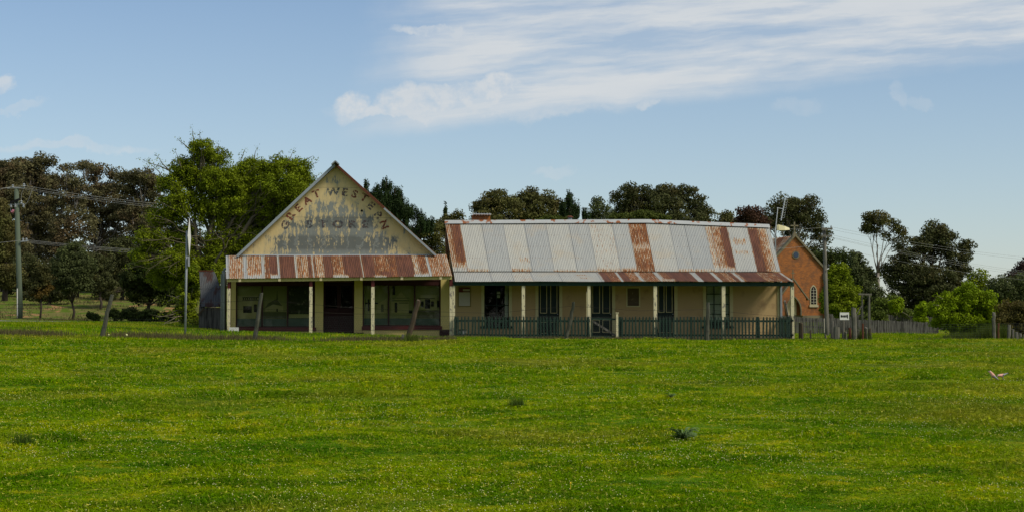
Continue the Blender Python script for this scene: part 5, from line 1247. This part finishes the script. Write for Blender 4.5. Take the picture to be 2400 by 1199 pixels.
bm = BM(); beam(bm, (0,.1,za+.1), (0,.1,za+1.5), .14, .14); beam(bm, (-.45,.1,za+1.1), (.45,.1,za+1.1), .14, .14); prism(bm, [(-.3,za),(.3,za),(0,za+.6)], -.05, .25); cob('cross', bm, M['stone'])
def disc(r, n=20): return [(r*math.cos(2*math.pi*i/n), r*math.sin(2*math.pi*i/n)) for i in range(n)]
zr = P(1866, 597, CY).z-c0.z
bm = BM(); prism(bm, [(x+.1, z+zr) for x, z in disc(.42)], -.06, .0-.002); ro = cob('round_window', bm, M['stone'])
bm = BM(); prism(bm, [(x+.1, z+zr) for x, z in disc(.29)], -.09, -.0602); cob('window_glass', bm, mat('blue_glass', (.02,.035,.07), .2, spec=.5), ro)
def lancet(cx, z0, w, h, n=8):
    pts = [(cx-w, z0), (cx+w, z0)]; hs = h-w*1.75
    for i in range(n+1): a = i/n*math.pi/3; pts.append((cx-w+2*w*math.cos(a), z0+hs+2*w*math.sin(a)))
    for i in range(n-1, -1, -1): a = i/n*math.pi/3; pts.append((cx+w-2*w*math.cos(a), z0+hs+2*w*math.sin(a)))
    return pts
for cx, zz0, zz1, w in ((2.12, P(0,712,CY).z-c0.z, P(0,662,CY).z-c0.z, .42), (-2.35, P(0,712,CY).z-c0.z, P(0,662,CY).z-c0.z, .42)):
    bm = BM(); prism(bm, lancet(cx, zz0, w, zz1-zz0), -.05, -.002); box(bm, cx-w-.1, cx+w+.1, -.14, -.003, zz0-.22, zz0); wf = cob('lancet_window', bm, mat('window_stone', (.36,.32,.2), .8))
    bm = BM(); prism(bm, lancet(cx, zz0+.1, w-.13, zz1-zz0-.25), -.07, -.0502); g_ = cob('dark_glass', bm, M['black'], wf)
    bm = BM(); box(bm, cx-.02, cx+.02, -.085, -.0702, zz0+.1, zz1-.3)
    for i in range(1, 6): box(bm, cx-w+.1, cx+w-.1, -.084, -.0704, zz0+i*(zz1-zz0)/6.8-.015, zz0+i*(zz1-zz0)/6.8+.015)
    cob('glazing_bars', bm, mat('bar_white', (.45,.42,.32), .7), wf)
# porch
pz = P(0,648,CY-2).z-c0.z; pe = P(0,694,CY-2).z-c0.z; pw = 1.45; pcx = -.55
outer = [(pcx-pw, zb_), (pcx-pw, pe), (pcx, pz), (pcx+pw, pe), (pcx+pw, zb_)]
arch = lancet(pcx+.0, zb_, .85, P(0,690,CY-2).z-c0.z-zb_, 8)
bm = BM(); ins = arch[2:]     # from right shoulder over apex to left shoulder
loop = [(pcx+.85, zb_)]+ins+[(pcx-.85, zb_)]
ring = outer[::-1]   # right base .. left base
prism(bm, [(pcx+pw, zb_), (pcx+pw, pe), (pcx, pz), (pcx-pw, pe), (pcx-pw, zb_)]+loop[::-1], -.75, -.5); box(bm, pcx-pw, pcx-pw+.25, -.498, -.002, zb_, pe); box(bm, pcx+pw-.25, pcx+pw, -.498, -.002, zb_, pe)
po = cob('porch', bm, M['brick'])
for s in (-1, 1):
    bm = BM(); beam(bm, (pcx, -.40, pz+.08), (pcx+s*(pw+.35), -.40, pe-.22), .80, .12); cob('porch_roof', bm, M['stone'], po)
bm = BM(); prism(bm, [(a*1.0, z) for a, z in lancet(pcx, zb_+.02, 1.0, P(0,687,CY-2).z-c0.z-zb_)]+[] , -2.24, -2.202)
bm.free(); bm = BM()
for p_, q_ in zip(loop[:-1], loop[1:]): beam(bm, (p_[0], -.77, p_[1]), (q_[0], -.77, q_[1]), .12, .16, up=Vector((0,1,0)))
cob('arch_stone', bm, M['stone'], po)
bm = BM(); beam(bm, (pcx, -.65, pz), (pcx, -.65, pz+1.0), .08, .08); beam(bm, (pcx-.2, -.65, pz+.65), (pcx+.2, -.65, pz+.65), .07, .07); cob('porch_cross', bm, M['stone'], po)
bm = BM(); prism(bm, lancet(pcx-.1, zb_+.02, .72, 2.9), -.12, -.003); cob('door', bm, mat('church_door', (.55,.46,.28), .8, .05))

# ------------------------------------------------------------------ poles, lamp, antenna
def wires(parent, spans, Y0, r=.008, name='cable'):
    for (x0_, y0_, Ya, x1_, y1_, Yb, sag) in spans:
        a = P(x0_, y0_, Ya); c = P(x1_, y1_, Yb); bm = BM(); pts = []
        for i in range(13): f_ = i/12; q = a.lerp(c, f_); q.z -= 4*sag*f_*(1-f_); pts.append(q)
        tube(bm, pts, r, 4); obj(name, bm, M['cablem'], parent)
M['cablem'] = mat('aged_cable', (.26,.26,.24), .7, .1, 3)
pp = thing('power_pole', gp(43, 93), 'green treated timber power pole with insulators at the left', 'power pole')
bm = BM(); g = gp(43, 93); t_ = P(38.5, 440, 93); b0 = P(46.5, 747, 93); tube(bm, [Vector((b0.x, 93, g.z-.4)), Vector((b0.x,93,g.z+.5)), t_], [.165,.16,.125], 12); obj('pole', bm, M['polegreen'], pp, smooth=True)
bm = BM(); beam(bm, P(24,475,92.8), P(47,467,92.8), .10, .12); obj('crossarm', bm, M['black'], pp)
bm = BM(); beam(bm, P(17,441,92.9), P(58,440,92.9), .06, .06); beam(bm, P(20,480,92.9), P(56,478,92.9), .05, .05); beam(bm, P(48,566,92.8), P(66,564,92.8), .05, .06); obj('steel_arm', bm, M['galv'], pp)
for px, py in ((30,437),(56,434),(50,474),(26,482),(36,482),(55,482),(62,562),(54,562)):
    bm = BM(); p = P(px, py, 92.85); tube(bm, [p-Vector((0,0,.12)), p-Vector((0,0,.06)), p, p+Vector((0,0,.05)), p+Vector((0,0,.1))], [.03,.07,.045,.07,.03], 8); obj('insulator', bm, M['galv'], pp)
pk = mat('pink_tag', (.35,.13,.17), .8, .2, 6)
bm = BM(); bmesh.ops.create_icosphere(bm, subdivisions=1, radius=.09, matrix=Matrix.Translation(P(29,495,92.8)))
for v in bm.verts: v.co += Vector((random.gauss(0,.05), random.gauss(0,.05), random.gauss(0,.03)))
obj('pink_ribbon', bm, pk, pp)
bm = BM(); pts = [P(81,438,93),P(75,445,93),P(70,460,93),P(64,475,93),P(58,480,93)]; tube(bm, pts, .012, 4); pts = [P(56,441,93),P(50,455,93),P(50,470,93)]; tube(bm, pts, .01, 4); obj('jumper_wire', bm, M['cablem'], pp)
bm = BM(); a = P(40.5, 675, 92.78); c = P(40.8, 747, 92.78); tube(bm, [a, c], .03, 6); obj('conduit', bm, M['white'], pp)
wires(pp, [(56,435,92.9,420,482,97,.1),(56,440,92.9,420,487,97,.1),(40,440,92.9,420,491,97,.12),(62,562,92.8,420,590,97,.08),(62,565,92.8,420,593,97,.08),(55,567,92.8,420,598,97,.08),(56,435,92.9,-150,450,89,.1),(30,437,92.9,-150,456,89,.1),(48,563,92.8,-150,572,89,.1)], 93)
tag(obj('fallen_log', (lambda b_: (tube(b_, [gp(55,118)+Vector((0,0,.15)), gp(66,118)+Vector((0,0,.2)), gp(80,118)+Vector((0,0,.12))], [.12,.14,.08], 7), b_)[1])(BM()), M['trunkpale'], None, gp(66,118)), 'pale fallen branch on the bank behind the power pole', 'log')

rp = thing('power_pole', gp(1934, 92), 'grey timber power pole with short crossarms in front of the church edge', 'power pole')
bm = BM(); g = gp(1936, 92); t_ = P(1931.5, 534, 92); b0 = P(1938, 780, 92); tube(bm, [Vector((b0.x, 92, g.z-.4)), Vector((b0.x, 92, g.z+.4)), t_], [.135,.13,.105], 12); obj('pole', bm, M['timber'], rp, smooth=True)
bm = BM(); beam(bm, P(1925,537,91.8), P(1951,536,91.8), .09, .10); beam(bm, P(1923,553,91.8), P(1950,553,91.8), .08, .09); obj('crossarm', bm, M['timber'], rp)
for px, py in ((1948,532),(1928,532),(1948,549.5),(1926,549.5)):
    bm = BM(); p = P(px, py, 91.8); tube(bm, [p-Vector((0,0,.1)), p, p+Vector((0,0,.08))], [.04,.05,.03], 7); obj('insulator', bm, M['galv'], rp)
bm = BM(); beam(bm, P(1938,630,91.8), P(1943,628,91.8), .04, .05); obj('bracket', bm, M['white'], rp)
wires(rp, [(1948,532,91.8,2600,612,140,.5),(1928,534,91.8,2600,618,140,.5),(1948,550,91.8,2600,650,130,.5),(1926,550,91.8,2600,655,130,.5),(1926,552,91.8,2600,662,130,.5),(1930,575,91.8,2600,668,130,.5),
           (1928,533,91.8,1850,537,79,.03),(1930,571,91.8,1790,584,74.3,.05)], 92, r=.0055)
lampo = thing('street_lamp', gp(1819, 79), 'cream street lamp head on a thin pipe behind the right end of the roof', 'street lamp')
bm = BM(); g = gp(1818, 79); p = P(1818.5, 540, 79); tube(bm, [g-Vector((0,0,.2)), P(1817,560,79), p, P(1821,530,79)], [.05,.04,.035,.03], 8); obj('lamp_pole', bm, M['galv'], lampo, smooth=True)
bm = BM(); a = P(1820,535,79)
def q_(px, py, dy): v = P(px, py, 79); v.y = 79+dy; return bm.verts.new(v)
secs = [(1820,528,540,.10),(1824,526.5,540,.14),(1838,530,540,.16),(1849,534.5,539,.12),(1850.5,537,538.5,.06)]
rings = []
for px, y0_, y1_, w in secs: rings.append([q_(px, y0_, -w*.5), q_(px, y0_, w*.5), q_(px, y1_, w), q_(px, y1_, -w)])
for r1, r2 in zip(rings[:-1], rings[1:]):
    for i in range(4): bm.faces.new((r1[i], r1[(i+1) % 4], r2[(i+1) % 4], r2[i]))
bm.faces.new(rings[0][::-1]); bm.faces.new(rings[-1]); obj('lamp_head', bm, M['lamp'], lampo)
an = thing('tv_antenna', P(1816, 560, 76.5), 'silver yagi television aerial on a thin mast above the roof end', 'antenna')
M['alu'] = mat('aluminium', (.50,.52,.53), .4)
bm = BM(); tube(bm, [P(1812,558,76.5), P(1817,545,76.5), P(1823,487,76.5)], .022, 6); obj('mast', bm, M['alu'], an)
bm = BM(); tube(bm, [P(1821,487,76.5), P(1835,490,76.5)], .018, 6); tube(bm, [P(1830.5,517,76.5), P(1841,462,76.5)], .028, 6); obj('boom', bm, M['alu'], an)
for i in range(9):
    f_ = i/8; bm = BM(); p = P(1831.5+9.3*f_, 512-48*f_, 76.5); e = .35-.12*f_; tube(bm, [p+Vector((-.0,-e,0)), p+Vector((0,e,0))], .008, 5); tube(bm, [p, p+Vector((.13,-.05,.03)), p+Vector((.14,-.05,.11))], .008, 5); obj('element', bm, M['alu'], an)

# road sign seen edge on
sp = thing('road_sign', gp(436, 66), 'grey steel sign post with a diamond plate seen edge-on', 'road sign')
bm = BM(); g = gp(434, 66); t_ = P(438.5, 541, 66); tube(bm, [g-Vector((0,0,.3)), t_], .045, 8); obj('pole', bm, M['galv'], sp, smooth=True)
ang = R(89.5)
def plate(cxp, cyp, hw_, hh_, diamond, name, mm):
    c = P(cxp, cyp, 66); bm = BM(); pts = [(0,-hh_),(hw_,0),(0,hh_),(-hw_,0)] if diamond else [(-hw_,-hh_),(hw_,-hh_),(hw_,hh_),(-hw_,hh_)]
    prism(bm, pts, -.006, .006); me = bpy.data.meshes.new(name); bm.normal_update(); 
    bmesh.ops.transform(bm, matrix=Matrix.Translation(c) @ Matrix.Rotation(ang, 4, 'Z'), verts=bm.verts); return obj(name, bm, mm, sp)
plate(443.8, 556, .62, .78, True, 'diamond_plate', M['white']); plate(442.5, 612, .32, .20, False, 'lower_plate', M['galv'])

# ------------------------------------------------------------------ tin shed left of store
sh = thing('tin_shed', gp(492, 74), 'narrow plank outhouse with a steep rusty tin roof beside the store', 'shed')
xa_, xb2 = P(467,700,74).x, P(520,700,74).x; gs = gz(490, 74)-.15; ze2 = P(490,720,74).z; zt2 = P(480,636,76.6).z
tin('roof', P(467,636,76.2), P(503,636,76.2), P(518,676,75.1), P(469,676,75.1), [(0,.5,1.3,.0),(.5,1,1.2,.0)], sh, M['tinold'], label='upper roof sheets, red with rust', default=(1.0,.3))
tin('roof', P(469,675,75.15), P(518,675,75.15), P(519,718,73.9), P(472,718,73.9), [(0,.15,.6,.1),(.15,.4,0,.0),(.4,.55,.5,.2),(.55,1,0,.0)], sh, M['tinold'], label='lower grey roof sheets')
bm = BM()
for i in range(9):
    x0_ = xa_+(xb2-xa_)*i/9; box(bm, x0_, x0_+(xb2-xa_)/9-.012, 74+random.uniform(0,.02), 74.04, gs, ze2)
box(bm, xa_, xb2, 74.05, 74.09, gs, ze2-.01); obj('plank_wall', bm, M['plank'], sh)
bm = BM(); vs = [(74.1, gs), (77, gs), (77, zt2-.02), (76.2, zt2-.03), (74.1, ze2-.02)]
for X0, X1 in ((xa_-.02, xa_+.03), (xb2-.05, xb2)):
    A_ = [bm.verts.new((X0, y, z)) for y, z in vs]; B_ = [bm.verts.new((X1, y, z)) for y, z in vs]; bm.faces.new(A_[::-1]); bm.faces.new(B_)
    for i in range(5): bm.faces.new((A_[i], A_[(i+1) % 5], B_[(i+1) % 5], B_[i]))
obj('side_wall', bm, M['plank'], sh)
bm = BM(); beam(bm, P(465,634,76.25), P(500,634,76.25), .12, .05); obj('ridge_cap', bm, M['rustiron'], sh)
bm = BM(); beam(bm, P(464,738,73.9), P(478,722,73.9), .04, .08); obj('loose_batten', bm, M['timbrown'], sh)

# ------------------------------------------------------------------ small things right of the cottage
lt = thing('leaning_board', gp(1842, 73.5), 'dark narrow board leaning behind the right verandah post', 'board')
bm = BM(); a = gp(1846, 73.5); beam(bm, P(1846,745,73.5), P(1838,705,73.5), .25, .04); obj('plank', bm, M['plank'], lt)
bm = BM(); beam(bm, P(1848,745,73.4), P(1839,703,73.4), .05, .06); obj('edge_batten', bm, M['galv'], lt)

# ------------------------------------------------------------------ galahs
def galah(px, py, heading, pitch, label, scale=1.0):
    p = hit(px, py); t = thing('galah', p, label, 'bird', 'pink and grey galahs feeding in the grass')
    pts = [(-.16,0,.10,.012),(-.10,0,.115,.030),(-.03,0,.135,.055),(.04,0,.155,.062),(.09,0,.185,.048),(.115,0,.20,.040),(.14,0,.205,.036),(.165,0,.198,.018)]
    bm = BM(); rings = []
    for i, (x_, y_, z_, r_) in enumerate(pts):
        rings.append([bm.verts.new((x_, r_*.92*math.cos(a), z_+r_*math.sin(a))) for a in [2*math.pi*j/12 for j in range(12)]])
    for a_, b_ in zip(rings[:-1], rings[1:]):
        for j in range(12): bm.faces.new((a_[j], a_[(j+1) % 12], b_[(j+1) % 12], b_[j]))
    bm.faces.new(rings[0][::-1]); bm.faces.new(rings[-1])
    Mx = Matrix.Translation(p+Vector((0,0,.03))) @ Matrix.Rotation(heading, 4, 'Z') @ Matrix.Rotation(pitch, 4, 'Y') @ Matrix.Scale(scale, 4)
    def fin(nm, bm_, mm, par=t, s=True):
        bmesh.ops.transform(bm_, matrix=Mx, verts=bm_.verts); return obj(nm, bm_, mm, par, smooth=s)
    body = fin('body', bm, M['galah'])
    for s in (-1, 1):
        w = BM(); prev = None
        for x_, z0_, z1_, o_ in ((-.01,.125,.165,.060),(-.05,.11,.160,.054),(-.10,.10,.145,.038),(-.15,.10,.125,.025),(-.19,.10,.11,.012)):
            row = [w.verts.new((x_, s*o_, z0_)), w.verts.new((x_, s*(o_-.012), z1_))]
            if prev: w.faces.new((prev[0], prev[1], row[1], row[0]))
            prev = row
        wo = fin('wing', w, M['galahg']); wo.modifiers.new('t','SOLIDIFY').thickness = .008
        l = BM(); tube(l, [(.0, s*.022, .10), (.005, s*.022, .05), (.0, s*.022, .0)], [.014,.007,.006], 6); tube(l, [(-.015, s*.022, .004), (.03, s*.022, .004)], .005, 5); fin('leg', l, M['galahg'])
        e = BM(); bmesh.ops.create_uvsphere(e, u_segments=6, v_segments=5, radius=.006, matrix=Matrix.Translation((.145, s*.031, .213))); fin('eye', e, M['blacki'])
    c = BM(); bmesh.ops.create_uvsphere(c, u_segments=10, v_segments=6, radius=.036, matrix=Matrix.Translation((.125, 0, .222)) @ Matrix.Diagonal((1,.8,.55,1))); fin('crest', c, M['galahc'])
    bk = BM(); tube(bk, [(.165,0,.200), (.182,0,.195), (.188,0,.178), (.180,0,.168)], [.016,.012,.007,.002], 6); fin('beak', bk, M['paper'])
    tl = BM(); prism(tl, [(-.15,.095),(-.15,.115),(-.26,.085),(-.26,.078)], -.025, .025); fin('tail', tl, M['galahg'], s=False)
M['galah'] = mat('galah_pink', (.64,.34,.26), .8, .15, 20); M['galahg'] = mat('galah_grey', (.24,.24,.26), .8, .2, 20); M['galahc'] = mat('galah_crest', (.66,.50,.42), .8, .1, 20)
galah(2323, 892, R(160), R(-26), 'larger galah standing side-on with raised head, pale crest to the left', .72)
galah(2352, 890, R(195), R(30), 'second galah to its right, head down in the grass', .66)

# dandelions
for i, (px, py) in enumerate([(1337,1152),(325,823),(1160,870),(700,875)]):
    p = hit(px, py); bm = BM(); tube(bm, [p, p+Vector((0,0,.07))], .003, 4); bmesh.ops.create_icosphere(bm, subdivisions=1, radius=.010, matrix=Matrix.Translation(p+Vector((0,0,.075))))
    lab = ['yellow dandelion at the bottom edge of the foreground','yellow dandelion left, above the middle of the paddock','yellow dandelion in the middle distance','yellow dandelion before the store'][i]
    tag(obj('dandelion', bm, M['yflower'], None, p), lab, 'flower', 'yellow dandelions in the paddock')
for i, (px, py, lab) in enumerate([(297,787,'white puffball in the ditch beside the mossy leaning post'),(255,790,'small white puffball right of the mossy post base')]):
    p = gp(px, 63.2)+Vector((0,0,.12)); bm = BM(); bmesh.ops.create_icosphere(bm, subdivisions=2, radius=.05 if i == 0 else .03, matrix=Matrix.Translation(p))
    tube(bm, [p-Vector((0,0,.14)), p], .006, 4); tag(obj('seed_head', bm, M['flower'], None, p), lab, 'flower')
